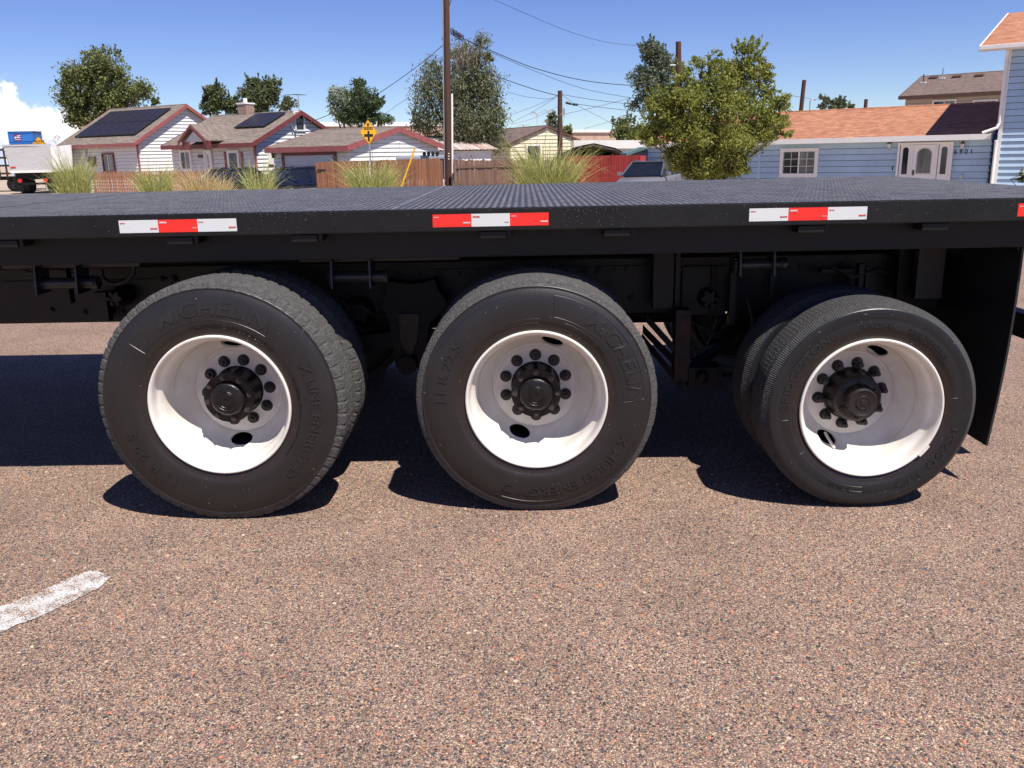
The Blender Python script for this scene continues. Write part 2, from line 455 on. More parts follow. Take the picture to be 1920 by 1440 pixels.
# ------------------------------------------------------------------ ground and road
def sheet(name, x0, x1, ys, mat_, dz=0.0):
    def gz(y):
        t = max(0.0, min(1.0, (y - 11) / 13)); return GZ * (t * t * (3 - 2 * t))
    mb = MB(); vs = []; fs = []
    xs = np.linspace(x0, x1, 9)
    for y in ys:
        for x in xs: vs.append((x, y, gz(y) + dz))
    n = len(xs)
    for j in range(len(ys) - 1):
        for i in range(n - 1): fs.append((j * n + i, j * n + i + 1, (j + 1) * n + i + 1, (j + 1) * n + i))
    mb.add(vs, fs)
    return mb.build(name, mat_, kind='structure')
sheet('ground', -900, 900, [-300, -20, 0, 8, 11] + [11 + 13 * i / 12 for i in range(1, 13)] + [40, 100, 400, 1500], M['dirt'], -0.012)
sheet('road', -45, 45, [-8, 0, 8, 11] + [11 + 13 * i / 12 for i in range(1, 10)], M['road'])
# worn end of a painted lane line
def lane_line():
    c = [tuple(on_ground(x, y)[:2]) for x, y in ((-160, 1206), (0, 1140), (39, 1123), (68, 1113), (106, 1097), (143, 1081), (170, 1071), (186, 1073), (207, 1084), (187, 1104), (129, 1132), (81, 1155), (39, 1171), (0, 1185), (-160, 1258))]
    pass
    cen = Vector((-1.9, 2.8, 0))
    rr = random.Random(3); pts = []
    for i in range(len(c)):
        a = Vector((*c[i], 0)); b = Vector((*c[(i + 1) % len(c)], 0))
        k = max(2, int((b - a).length / .012))
        for j in range(k):
            p = a.lerp(b, j / k)
            pts.append((p.x + rr.gauss(0, .0032), p.y + rr.gauss(0, .0032), 0.004))
    mb = MB(); mb.add(pts, [tuple(range(len(pts)))])
    return mb.build('lane_line', M['road_paint'], kind='structure')
lane_line()
# proud stones of the chip seal close to the viewer
def stones():
    rr = np.random.default_rng(5)
    bm = bmesh.new(); bmesh.ops.create_icosphere(bm, subdivisions=1, radius=1)
    base = np.array([v.co[:] for v in bm.verts]); tri = np.array([[v.index for v in f.verts] for f in bm.faces]); bm.free()
    n = 15000
    y = 1.75 + 5.0 * rr.random(n) ** 1.5
    x = (rr.random(n) - .5) * 2 * (0.62 * y + .5)
    s = 0.0026 + 0.0052 * rr.random(n) ** 2.4
    ang = rr.random(n) * 6.28
    asp = 0.7 + .6 * rr.random(n)
    V = np.repeat(base[None], n, 0) * (1 + .35 * (rr.random((n, len(base), 1)) - .5))
    V[:, :, 0] *= asp[:, None]; V[:, :, 2] *= .55
    V *= s[:, None, None]
    c, sn = np.cos(ang)[:, None], np.sin(ang)[:, None]
    X = V[:, :, 0] * c - V[:, :, 1] * sn + x[:, None]; Y = V[:, :, 0] * sn + V[:, :, 1] * c + y[:, None]; Z = V[:, :, 2] + .0004
    P = np.stack([X, Y, Z], -1).reshape(-1, 3)
    F = (tri[None] + (np.arange(n) * len(base))[:, None, None]).reshape(-1, 3)
    me = bpy.data.meshes.new('aggregate_stones'); me.from_pydata(P.tolist(), [], F.tolist())
    m, nt, b, out = new_mat('aggregate_stone')
    g = nt.nodes.new('ShaderNodeNewGeometry'); cr = nt.nodes.new('ShaderNodeValToRGB'); cr.color_ramp.interpolation = 'CONSTANT'
    e = cr.color_ramp.elements; e[0].color = col4((.06, .052, .052)); e[1].position = .30; e[1].color = col4((.13, .11, .105))
    for p, c_ in ((.5, (.25, .18, .15)), (.62, (.37, .20, .14)), (.72, (.48, .36, .26)), (.84, (.20, .13, .12)), (.93, (.45, .16, .09))):
        q = e.new(p); q.color = col4(c_)
    nt.links.new(g.outputs['Random Per Island'], cr.inputs[0]); nt.links.new(cr.outputs[0], b.inputs['Base Color']); b.inputs['Roughness'].default_value = .7
    me.materials.append(m)
    o = bpy.data.objects.new('aggregate_stones', me); C.objects.link(o)
    tag(o, 'dark, pink and cream pebbles standing proud of the chip-sealed road', 'gravel', kind='stuff')
stones()

# ------------------------------------------------------------------ lettering
def text_data(s, size, bold=0.0, extrude=0.001, outline=0.0, spacing=1.0, align='LEFT'):
    cu = bpy.data.curves.new('t', 'FONT'); cu.body = s; cu.size = size; cu.align_x = align; cu.align_y = 'BOTTOM_BASELINE' if False else 'BOTTOM'
    cu.space_character = spacing; cu.resolution_u = 3
    cu.offset = bold
    if outline:
        cu.fill_mode = 'NONE'; cu.bevel_depth = outline; cu.bevel_resolution = 0
    else:
        cu.extrude = extrude
    ob = bpy.data.objects.new('t', cu); C.objects.link(ob)
    bpy.context.view_layer.update()
    me = bpy.data.meshes.new_from_object(ob.evaluated_get(bpy.context.evaluated_depsgraph_get()))
    v = [tuple(x.co) for x in me.vertices]; f = [tuple(p.vertices) for p in me.polygons]
    bpy.data.objects.remove(ob); bpy.data.curves.remove(cu); bpy.data.meshes.remove(me)
    return v, f
def flat_text(mb, s, size, origin, ux, uz, un, bold=0.0, t=0.0006, align='LEFT', spacing=1.0):
    v, f = text_data(s, size, bold, t, 0, spacing, align)
    o, ux, uz, un = Vector(origin), Vector(ux), Vector(uz), Vector(un)
    mb.add([o + ux * a + uz * b + un * (c + t) for a, b, c in v], f)
def bend_text(mb, s, size, r0, th0, prof, outline=0.0, bold=0.0, extrude=0.0014, spacing=1.0, slant=0.0, span=None):
    """letters with their tops outward, reading clockwise from angle th0 (degrees) when faced from -y"""
    v, f = text_data(s, size, bold, extrude, outline, spacing)
    rm = r0 + size * .35; out = []
    if span:
        x0 = min(a for a, _, _ in v); x1 = max(a for a, _, _ in v); q = R(span) * rm / (x1 - x0)
        v = [((a - x0) * q, b, c) for a, b, c in v]
    for a, b, c in v:
        th = R(th0) - (a + slant * b) / rm
        r = r0 + b
        out.append((r * math.cos(th), prof(r) - c - (.0006 if outline else .0019), r * math.sin(th)))
    mb.add(out, f)
def arc_line(mb, r0, a0, r1, a1, prof, w=.0010, n=24):
    pts = []
    for i in range(n + 1):
        t = i / n; r = r0 + (r1 - r0) * t; th = R(a0 + (a1 - a0) * t)
        pts.append((r * math.cos(th), prof(r) - .0003, r * math.sin(th)))
    mb.tube(pts, w, n=4, cap=False, smooth=False)

# ------------------------------------------------------------------ wheels (axis along local y, outer face towards -y)
def hexnut(mb, cx, cz, y0, y1, r, a=0.3, n=6):
    v = [(cx + r * math.cos(a + 2 * math.pi * k / n), y, cz + r * math.sin(a + 2 * math.pi * k / n)) for y in (y0, y1) for k in range(n)]
    mb.add(v, [tuple(range(n)), tuple(range(n, 2 * n))[::-1]] + [(k, k + n, (k + 1) % n + n, (k + 1) % n) for k in range(n)])
def stud_cyl(mb, cx, cz, y0, y1, r0, r1=None, n=14):
    r1 = r0 if r1 is None else r1
    mb.tube([(cx, y0, cz), (cx, y1, cz)], [r0, r1], n=n)
SIDE_A = [(.300, .024), (.306, .011), (.313, .0085), (.325, .006), (.335, .0055), (.337, .0040), (.350, .0012), (.365, .0003), (.380, 0), (.395, 0), (.41, .0004), (.425, .0014), (.44, .003),
          (.455, .0065), (.468, .0105), (.480, .0160), (.4865, .0190), (.4885, .0172), (.4905, .0172), (.4925, .0205), (.498, .0250), (.505, .0290), (.512, .0335), (.518, .0385), (.522, .0440)]
SIDE_C = [(.300, .022), (.306, .012), (.315, .0085), (.328, .0045), (.338, .0035), (.340, .0020), (.355, .0006), (.368, 0), (.380, .0003), (.392, .0022), (.394, .0012), (.402, .0034), (.404, .0024), (.413, .0062), (.415, .0052),
          (.424, .0110), (.4265, .0102), (.432, .0150), (.436, .0200), (.440, .0250), (.4445, .0295), (.4485, .0335), (.4525, .0380)]
def prof_fn(side):
    rs = [p[0] for p in side]; ys = [p[1] for p in side]
    return lambda r: float(np.interp(r, rs, ys))
def tyre_mesh(name, side, Rr, W, mode, mats):
    ncol = 34
    y0, y1 = side[-1][1] + .004, W - side[-1][1] - .004
    tread = [(Rr - .0035 * abs(2 * t - 1) ** 3, y0 + (y1 - y0) * t) for t in np.linspace(0, 1, ncol)]
    back = [(r, W - y) for r, y in side[::-1]]
    prof = side + tread + back
    ns, nt_ = len(side), len(tread)
    n = {'drive': 62 * 6, 'worn': 70 * 4, 'rib': 150 * 4}[mode]
    rr = random.Random(11)
    vs = np.zeros((n, len(prof), 3))
    jit = [[rr.random() for _ in range(len(prof))] for _ in range(n)]
    for k in range(n):
        th = 2 * math.pi * k / n
        for j, (r, y) in enumerate(prof):
            d = 0.0; jb = len(prof) - 1 - j
            jj = min(j, jb)
            if mode == 'drive':
                if (ns - 6) <= jj < ns + 3 and k % 6 == 0: d = .0062 if jj >= ns - 4 else .004
                if jj >= ns + 4:
                    c = j - ns
                    zig = (k + 2 * (c % 3)) % 9
                    if c in (9, 16, 23) and zig < 7: d = .006
                    elif zig in (0,) and jit[k][j] < .8: d = .0045
                    d += (jit[k][j] - .5) * .0014
            elif mode == 'worn':
                if jj >= ns - 1:
                    c = j - ns
                    if c in (6, 12, 20, 27): d = .0035 if (k + c) % 4 else .001
                    elif (k + c * 2) % 7 == 0: d = .0025
                    d += (jit[k][j] - .5) * .0012
            else:
                if ns - 5 <= jj < ns + 1 and k % 2 == 0: d = .0028
                c = j - ns
                if 0 <= c < nt_:
                    if c in (7, 14, 19, 26): d = .007
                    if c in (6, 8, 13, 15, 18, 20, 25, 27) and k % 4 == 0: d = .004
            r2 = r - d
            x, z = r2 * math.cos(th), r2 * math.sin(th)
            vs[k, j] = (x, y, max(z, -Rr + .006))
    m = len(prof)
    P = vs.reshape(-1, 3)
    F = []; mi = []
    for k in range(n):
        k2 = (k + 1) % n
        for j in range(m - 1):
            F.append((k * m + j, k2 * m + j, k2 * m + j + 1, k * m + j + 1))
            mi.append(1 if ns - 6 <= j < len(prof) - ns + 6 else 0)
    me = bpy.data.meshes.new(name); me.from_pydata(P.tolist(), [], F)
    for q in mats: me.materials.append(q)
    me.polygons.foreach_set('material_index', mi)
    me.polygons.foreach_set('use_smooth', [i == 0 for i in mi])
    me.update(); me.flip_normals() if False else None
    return me
def rim_mesh():
    # disc with two hand holes, cut through a thick dished plate
    front = [(.112, .268), (.181, .268), (.187, .2725), (.194, .2725), (.200, .2640), (.208, .2565), (.219, .2470), (.232, .2330), (.244, .2140), (.252, .194), (.2565, .172)]
    back = [(r + (.004 if r > .2 else 0), y + .012) for r, y in front[::-1]]
    mb = MB(); mb.lathe(front + back, n=96, closed=True)
    me = mb.mesh('disc', M['rim']); o = bpy.data.objects.new('disc', me); C.objects.link(o)
    bm = bmesh.new(); bm.from_mesh(me); bmesh.ops.recalc_face_normals(bm, faces=bm.faces); bm.to_mesh(me); bm.free()
    cut = MB()
    for sgn in (1, -1):
        ax = Vector((0, .80, .0)); c0 = Vector((0, .16, .222 * sgn)); c1 = Vector((0, .34, .222 * sgn))
        d = Vector((0, .75, .66 * sgn)).normalized()
        mid = Vector((0, .242, .2245 * sgn))
        cut.tube([mid - d * .045, mid + d * .045], .0370, n=36)
        # widen tangentially into an oval
        k = len(cut.v) // (1 if sgn == 1 else 2)
    cut.v = [(x * 1.35, y, z) for x, y, z in cut.v]
    cme = cut.mesh('cut', None)
    bm = bmesh.new(); bm.from_mesh(cme); bmesh.ops.remove_doubles(bm, verts=bm.verts, dist=1e-6); bmesh.ops.recalc_face_normals(bm, faces=bm.faces); bm.to_mesh(cme); bm.free()
    co = bpy.data.objects.new('cut', cme); C.objects.link(co)
    md = o.modifiers.new('b', 'BOOLEAN'); md.object = co; md.operation = 'DIFFERENCE'; md.solver = 'EXACT'
    bpy.context.view_layer.update()
    ev = bpy.data.meshes.new_from_object(o.evaluated_get(bpy.context.evaluated_depsgraph_get()))
    V = [tuple(v.co) for v in ev.vertices]; F = [tuple(p.vertices) for p in ev.polygons]
    for q in (o, co): bpy.data.objects.remove(q)
    barrel = [(.2630, .190), (.2570, .178), (.2600, .150), (.2635, .125), (.2655, .095), (.2690, .072), (.2790, .058), (.2840, .050), (.2860, .038), (.2875, .022), (.2895, .010), (.2925, .0035), (.2965, -.0010), (.3010, -.0015), (.3045, .0008), (.3060, .005), (.3050, .012),
              (.2980, .015), (.2945, .024), (.2930, .052), (.2760, .075), (.2730, .12), (.2700, .19), (.2700, .275), (.295, .285), (.295, .292), (.264, .280), (.2645, .190)]
    out = MB(); out.add(V, F, smooth=True); out.lathe(barrel, n=128)
    # weld line where disc meets barrel
    out.tube([(.2590 * math.cos(2 * math.pi * k / 96), .1765, .2590 * math.sin(2 * math.pi * k / 96)) for k in range(97)], .0022, n=6, cap=False)
    me = out.mesh('rim', M['rim'])
    return me
def set_smooth_by_angle(me, ang=35):
    me.polygons.foreach_set('use_smooth', [True] * len(me.polygons))
    bm = bmesh.new(); bm.from_mesh(me)
    for e in bm.edges:
        if len(e.link_faces) == 2 and e.calc_face_angle(0) > R(ang): e.smooth = False
    bm.to_mesh(me); bm.free()
RIM = rim_mesh(); set_smooth_by_angle(RIM, 30)
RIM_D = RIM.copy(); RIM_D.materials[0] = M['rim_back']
def bolts_recessed():
    mb = MB()
    for k in range(10):
        a = 2 * math.pi * (k + .45) / 10; x, z = .1425 * math.cos(a), .1425 * math.sin(a)
        stud_cyl(mb, x, z, .2665, .2620, .0265, .0255, 20)
        hexnut(mb, x, z, .2620, .2425, .0200, a)
        stud_cyl(mb, x, z, .2425, .2270, .0105, .009, 12)
    return mb.mesh('wheel_nuts', M['nut'])
def bolt_single(kind):
    mb = MB()
    if kind == 'short':
        stud_cyl(mb, 0, 0, .2675, .2620, .0270, .0258, 20); hexnut(mb, 0, 0, .2620, .2430, .0200, .2); stud_cyl(mb, 0, 0, .2430, .2270, .0105, .0090, 12)
    else:
        stud_cyl(mb, 0, 0, .2675, .2600, .0270, .0240, 20); stud_cyl(mb, 0, 0, .2600, .2330, .0190, .0165, 14)
        stud_cyl(mb, 0, 0, .2330, .2110, .0120, .0110, 12); stud_cyl(mb, 0, 0, .2110, .2090, .0110, .007, 12)
    me = mb.mesh('wheel_nut', M['nut']); return me
NUT_S, NUT_L = bolt_single('short'), bolt_single('long')
def hub_drive():
    mb = MB()
    mb.lathe([(.170, .2755), (.170, .272), (.112, .272), (.112, .262), (.107, .2585), (.104, .215), (.1015, .165), (.1015, .145), (.1085, .141), (.110, .138), (.110, .126), (.1085, .1235), (.0800, .1235), (.0765, .120), (.0755, .112), (.073, .104), (.067, .0975), (.0585, .0945), (.030, .0925), (.0285, .0905), (.0085, .0905), (.0075, .094), (0, .094)], n=64)
    for k in range(10):
        a = 2 * math.pi * k / 10 + .2
        u = Vector((math.cos(a), 0, math.sin(a))); t = Vector((-math.sin(a), 0, math.cos(a)))
        mb.hexa([u * .095 - t * .005 + Vector((0, .262, 0)), u * .1115 - t * .005 + Vector((0, .262, 0)), u * .1115 + t * .005 + Vector((0, .262, 0)), u * .095 + t * .005 + Vector((0, .262, 0))],
                [u * .095 - t * .004 + Vector((0, .150, 0)), u * .1055 - t * .004 + Vector((0, .150, 0)), u * .1055 + t * .004 + Vector((0, .150, 0)), u * .095 + t * .004 + Vector((0, .150, 0))])
    pf = lambda r: .0925
    for r, a, b in ((.047, 100, 200), (.047, 215, 330), (.036, 20, 160), (.036, 200, 340)):
        arc_line(mb, r, a, r, b, pf, .0014, 20)
    me = mb.mesh('hub', M['hub_paint']); set_smooth_by_angle(me, 40); return me
def hub_studs():
    mb = MB()
    stud_cyl(mb, 0, 0, .1240, .1210, .0135, .0130, 14); hexnut(mb, 0, 0, .1215, .1120, .0105, .1); stud_cyl(mb, 0, 0, .1120, .1040, .0060, .0052, 10)
    return mb.mesh('flange_nut', M['steel_dark'])
M['steel_dark'] = mat('oiled_flange_nut', (.10, .085, .08), .3, metal=.7, var=.4, scale=60)
def hub_lift():
    mb = MB()
    mb.lathe([(.170, .2755), (.170, .272), (.122, .272), (.122, .2630), (.1165, .2600), (.1130, .2560), (.1120, .230), (.1085, .185), (.1040, .166), (.0950, .158), (.0720, .1565), (.0690, .1520), (.0660, .140), (.0650, .108), (.0620, .101), (.0570, .0985), (.0540, .1005), (.0320, .1010), (.0300, .0970), (.0275, .0960), (.0265, .0985), (.0130, .0985), (.0120, .0965), (0, .0960)], n=64)
    for k in range(6):
        a = 2 * math.pi * k / 6 + .5; x, z = .083 * math.cos(a), .083 * math.sin(a)
        hexnut(mb, x, z, .1580, .1490, .0095)
    for k in range(12):
        a = 2 * math.pi * k / 12; x, z = .0685 * math.cos(a), .0685 * math.sin(a)
        mb.tube([(x, .155, z), (x * .97, .11, z * .97)], .0022, n=5)
    me = mb.mesh('hub', M['oily']); set_smooth_by_angle(me, 40); return me
HUB_D, HUB_L, FNUT = hub_drive(), hub_lift(), hub_studs()
TY1 = tyre_mesh('tyre', [(r * (1 + .022 * max(0, (r - .31) / .21)), y) for r, y in SIDE_A], .536, .285, 'drive', [M['rubber'], M['tread']])
TY2 = tyre_mesh('tyre', SIDE_A, .521, .285, 'worn', [M['rubber'], M['tread']])
TY3 = tyre_mesh('tyre', SIDE_C, .461, .262, 'rib', [M['rubber_ring'], M['tread_dark']])
DRUM = MB().lathe([(.205, .30), (.215, .31), (.215, .46), (.20, .48), (0, .48)], n=40).mesh('brake_drum', M['under_paint'])

T0 = Vector((-0.3, 5.05, 0))
truck = thing('flatbed_truck', 'long black flatbed truck with tread plate deck and white dual wheels on the pink road', 'flatbed truck', T0)
def tk(mb, name, m, **k):
    o = mb.build(name, m, truck, **k); o.location = -T0; return o

def make_wheel(x, y, z, kind, rot, inner=False, label=None, flip=False):
    w = bpy.data.objects.new('wheel', None); C.objects.link(w); w.parent = truck
    w.location = Vector((x, y, z)) - T0
    if flip: w.rotation_euler = (0, 0, math.pi)
    if label: w['label'] = label
    rot = R(rot)
    ty = {'drive': TY1, 'worn': TY2, 'rib': TY3}[kind]
    inst('tyre', ty, w)
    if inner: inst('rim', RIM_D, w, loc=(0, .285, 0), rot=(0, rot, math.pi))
    else: inst('rim', RIM, w, rot=(0, rot, 0))
    if inner: return w
    # nuts and hub
    a0 = {'drive': 4, 'worn': 18, 'rib': 8}[kind]
    for k in range(10):
        a = R(a0 + 36 * k)
        x_, z_ = .1425 * math.cos(a), .1425 * math.sin(a)
        inst('wheel_nut', NUT_L if kind == 'rib' else NUT_S, w, loc=(x_, 0, z_))
    inst('hub', HUB_L if kind == 'rib' else HUB_D, w)
    if kind != 'rib':
        for k in range(8):
            a = R((10 if kind == 'drive' else 0) + 45 * k); inst('flange_nut', FNUT, w, loc=(.0945 * math.cos(a), 0, .0945 * math.sin(a)))
    return w
def letter(w, mb):
    return mb.build('tyre_lettering', M['rubber_letter'], w, kind='stuff')
M['rubber_letter'] = mat('raised_rubber', (.016, .0145, .0138), .40, var=.2, scale=30)
YF = 3.588
wheels = []
pA, pC = prof_fn(SIDE_A), prof_fn(SIDE_C)
w1 = make_wheel(-1.306, YF - .05, .530, 'drive', 0, label='wheel with a notched tyre shoulder and a hand hole at the bottom')
w2 = make_wheel(.041, YF, .517, 'worn', 20, label='wheel with a smooth worn tyre shoulder')
w3 = make_wheel(1.468, YF - .005, .459, 'rib', 26, label='smaller wheel with a ribbed tyre and long stud covers')
mb = MB()
def word(mb, s_, size, r0, th0, span, prof, **k): bend_text(mb, s_, size, r0, th0, prof, span=span, **k)
word(mb, 'MICHELIN', .086, .376, 123, 66, pA, bold=.0012, extrude=.0012, slant=.14)
for a in ((.370, 141, .370, 53), (.4590, 142, .4590, 55), (.370, 141, .4590, 142), (.370, 53, .4590, 55)): arc_line(mb, *a, pA, .0013)
word(mb, 'X LINE ENERGY D', .058, .383, 26, 76, pA, bold=.0008, extrude=.0020)
word(mb, '11 R 22.5', .058, .378, 237, 41, pA, bold=.0005, extrude=.0020)
word(mb, 'TUBELESS  REGROOVABLE', .014, .340, 104, 60, pA, extrude=.0012)
word(mb, 'SINGLE  DUAL  MAX LOAD', .011, .340, 20, 60, pA, extrude=.0012)
for a in ((.463, 20, .463, -70), (.463, 165, .463, 190), (.463, 190, .463, 250), (.3370, 0, .3370, 120)): arc_line(mb, *a, pA, .0007, 50)
letter(w1, mb)
mb = MB()
word(mb, 'MICHELIN', .086, .376, 58, 58, pA, bold=.0012, extrude=.0012, slant=.14)
for a in ((.370, 78, .370, -2), (.4590, 80, .4590, 0), (.370, 78, .4590, 80), (.370, -2, .4590, 0)): arc_line(mb, *a, pA, .0013)
word(mb, 'X MULTI ENERGY D', .055, .385, -22, 90, pA, bold=.0008, extrude=.0020)
word(mb, '11 R 22.5', .058, .380, 180, 38, pA, bold=.0005, extrude=.0020)
for a in ((.338, 88, .338, 128), (.356, 87, .356, 126), (.338, 88, .356, 87), (.463, 150, .463, 95), (.463, -10, .463, -110), (.356, 70, .356, -20)): arc_line(mb, *a, pA, .0008, 50)
word(mb, 'TUBELESS', .013, .340, 60, 25, pA, extrude=.0012)
letter(w2, mb)
mb = MB()
word(mb, 'BRIDGESTONE', .044, .347, 180, 62, pC, bold=.0006, extrude=.0013)
word(mb, 'R250 ED', .048, .347, -14, 55, pC, extrude=.0013)
word(mb, 'RADIAL', .030, .348, 103, 24, pC, extrude=.0012, slant=.3)
word(mb, '255/70R22.5', .022, .352, 70, 33, pC, extrude=.0016)
word(mb, '140/137M  TUBELESS', .014, .333, 68, 36, pC, extrude=.0012)
word(mb, 'TUBELESS', .016, .360, -100, 16, pC, extrude=.0014)
for a in ((.336, 215, .336, 250), (.352, 214, .352, 250), (.336, 215, .352, 214), (.376, -92, .376, -125), (.354, -92, .354, -125), (.336, 178, .336, 200), (.350, 178, .350, 200)): arc_line(mb, *a, pC, .0008, 40)
for k in range(14):
    a = k * 360 / 14 + 7; arc_line(mb, .335 + .02 * (k % 3), a, .36 + .02 * (k % 3), a, pC, .0008, 3)
letter(w3, mb)
# valve stem and wheel weight on the smaller wheel
MB().tube([(-.098, .262, -.188), (-.090, .215, -.212), (-.082, .175, -.232)], [.0070, .0065, .0065], n=10).build('valve_stem', M['rim'], w3)
mbw = MB()
for k in range(5):
    a0, a1 = R(-33 - k * 2.2), R(-33 - (k + 1) * 2.2)
    mbw.hexa([(.298 * math.cos(a0), -.006, .298 * math.sin(a0)), (.310 * math.cos(a0), -.006, .310 * math.sin(a0)), (.310 * math.cos(a0), .006, .310 * math.sin(a0)), (.298 * math.cos(a0), .006, .298 * math.sin(a0))],
             [(.298 * math.cos(a1), -.006, .298 * math.sin(a1)), (.310 * math.cos(a1), -.006, .310 * math.sin(a1)), (.310 * math.cos(a1), .006, .310 * math.sin(a1)), (.298 * math.cos(a1), .006, .298 * math.sin(a1))])
mbw.build('wheel_weight', M['rim'], w3)
for (x, z, kd, W) in ((-1.318, .521, 'drive', .34), (.041, .517, 'worn', .34), (1.462, .457, 'rib', .335)):
    iw = make_wheel(x - (.0 if kd != 'rib' else .0), YF + W, z, kd, 40, inner=True)
    for yy, inn in ((6.50, False), (6.50 - W, True)):
        make_wheel(x, yy, z, kd, 10, inner=True, flip=True)
    mb = MB().tube([(x, 4.25, z), (x, 5.85, z)], .075, n=16)
    if kd != 'rib':
        bm = bmesh.new(); bmesh.ops.create_uvsphere(bm, u_segments=20, v_segments=12, radius=.23); mb.add([v.co + Vector((x, 5.05, z)) for v in bm.verts], [[v.index for v in f.verts] for f in bm.faces], True); bm.free()
    tk(mb, 'axle', M['under_paint'])
    tk(MB().lathe([(.21, 0), (.21, .2), (.0, .2)], n=36, c=(x, 4.06, z)), 'brake_drum', M['under_paint'])

# ------------------------------------------------------------------ deck
YN, YFAR, ZT = 3.72, 6.42, 1.322
XL, XR = -6.4, 2.6
seams = [XL, -4.80, -2.68, -.56, 1.56, XR]
YM = 5.07
for i in range(len(seams) - 1):
    for (a, b) in ((YN + .006, YM - .0015), (YM + .0015, YFAR)):
        o = tk(MB().box(seams[i] + .0015, seams[i + 1] - .0015, a, b, ZT - .006, ZT), 'deck_plate', M['deck_paint']); bm = bmesh.new(); bm.from_mesh(o.data); bmesh.ops.subdivide_edges(bm, edges=list(bm.edges), cuts=7, use_grid_fill=True); bm.to_mesh(o.data); bm.free()
rw = random.Random(4)
def weld_bead(p0, p1, r, name='weld_seam', m='weld'):
    p0, p1 = Vector(p0), Vector(p1); k = int((p1 - p0).length / .02)
    pts = [p0.lerp(p1, i / k) for i in range(k + 1)]
    tk(MB().tube(pts, [r * rw.uniform(.6, 1.25) for _ in pts], n=6, smooth=False), name, M[m])
weld_bead((-.56, YN + .01, ZT + .0005), (-.56, YFAR, ZT + .0005), .0042)
for s_ in (-4.80, -2.68, 1.56): weld_bead((s_, YN + .01, ZT), (s_, YFAR, ZT), .003, m='deck_paint')
weld_bead((XL, YM, ZT - .001), (XR, YM, ZT - .001), .0018, m='deck_paint')
def tread_pattern():
    p = .0305
    nx, ny = int((XR - XL - .03) / p), int((YFAR - YN - .03) / p)
    i, j = np.meshgrid(np.arange(nx), np.arange(ny), indexing='ij')
    i = i.ravel(); j = j.ravel(); n = len(i)
    cx = XL + .02 + i * p; cy = YN + .025 + j * p
    th = np.where((i + j) % 2 == 0, math.pi / 4, -math.pi / 4) + 0
    L_, Wd, H = .0135, .0046, .0019
    base = np.array([(-1, 0, 0), (-.45, -1, 0), (.45, -1, 0), (1, 0, 0), (.45, 1, 0), (-.45, 1, 0), (-.6, 0, 1), (.6, 0, 1)], float) * (L_, Wd, H)
    faces = [(0, 1, 6), (1, 2, 7, 6), (2, 3, 7), (3, 4, 7), (4, 5, 6, 7), (5, 0, 6)]
    c, s = np.cos(th)[:, None], np.sin(th)[:, None]
    X = cx[:, None] + base[None, :, 0] * c - base[None, :, 1] * s
    Y = cy[:, None] + base[None, :, 0] * s + base[None, :, 1] * c
    Z = ZT + .0002 + np.repeat(base[None, :, 2], n, 0)
    P = np.stack([X, Y, Z], -1).reshape(-1, 3)
    lv = []; ls = []; lt = []
    off = (np.arange(n) * 8)[:, None]
    flat = np.array(sum([list(f) for f in faces], []))
    tot = np.array([len(f) for f in faces])
    loops = (flat[None] + off).ravel()
    totals = np.tile(tot, n)
    starts = np.concatenate([[0], np.cumsum(totals)[:-1]])
    me = bpy.data.meshes.new('tread_pattern')
    me.vertices.add(len(P)); me.vertices.foreach_set('co', P.ravel())
    me.loops.add(len(loops)); me.loops.foreach_set('vertex_index', loops)
    me.polygons.add(len(totals)); me.polygons.foreach_set('loop_start', starts); me.polygons.foreach_set('loop_total', totals)
    me.update(calc_edges=True); me.validate()
    me.materials.append(M['deck_ridge'])
    o = bpy.data.objects.new('tread_pattern', me); C.objects.link(o); o.parent = truck; o.location = -T0; o['kind'] = 'stuff'
M['deck_ridge'] = mat('scuffed_deck_ridge', (.20, .195, .20), .45, metal=.3, var=.5, scale=14, col2=(.09, .088, .092))
tread_pattern()
# the deck rises a little towards its far edge and its rear corner
for o in truck.children:
    if o.name.split('.')[0] in ('deck_plate', 'tread_pattern', 'weld_seam'):
        nv = len(o.data.vertices); co = np.zeros(nv * 3); o.data.vertices.foreach_get('co', co); co = co.reshape(-1, 3)
        t = np.clip((co[:, 1] - YN) / 2.7, 0, 1); u = np.clip((co[:, 0] + .56) / 3.16, 0, 1)
        co[:, 2] += .009 * t + .010 * t * u
        o.data.vertices.foreach_set('co', co.ravel()); o.data.update()
# edge channel, lower rub rail, under-deck members
tk(MB().bbox(XL, XR, YN, YN + .055, ZT - .094, ZT + .001, .005), 'side_rail', M['black_paint'])
tk(MB().box(XL, XR, YFAR - .05, YFAR + .005, ZT - .10, ZT - .0065), 'side_rail', M['black_paint'])
tk(MB().box(XR, XR + .05, YN, YFAR, ZT - .12, ZT - .001), 'rear_rail', M['black_paint'])
tk(MB().bbox(XL, XR, YN + .10, YN + .15, 1.108, ZT - .010, .006), 'lower_rail', M['under_paint2'] if 'under_paint2' in M else M['black_paint'])
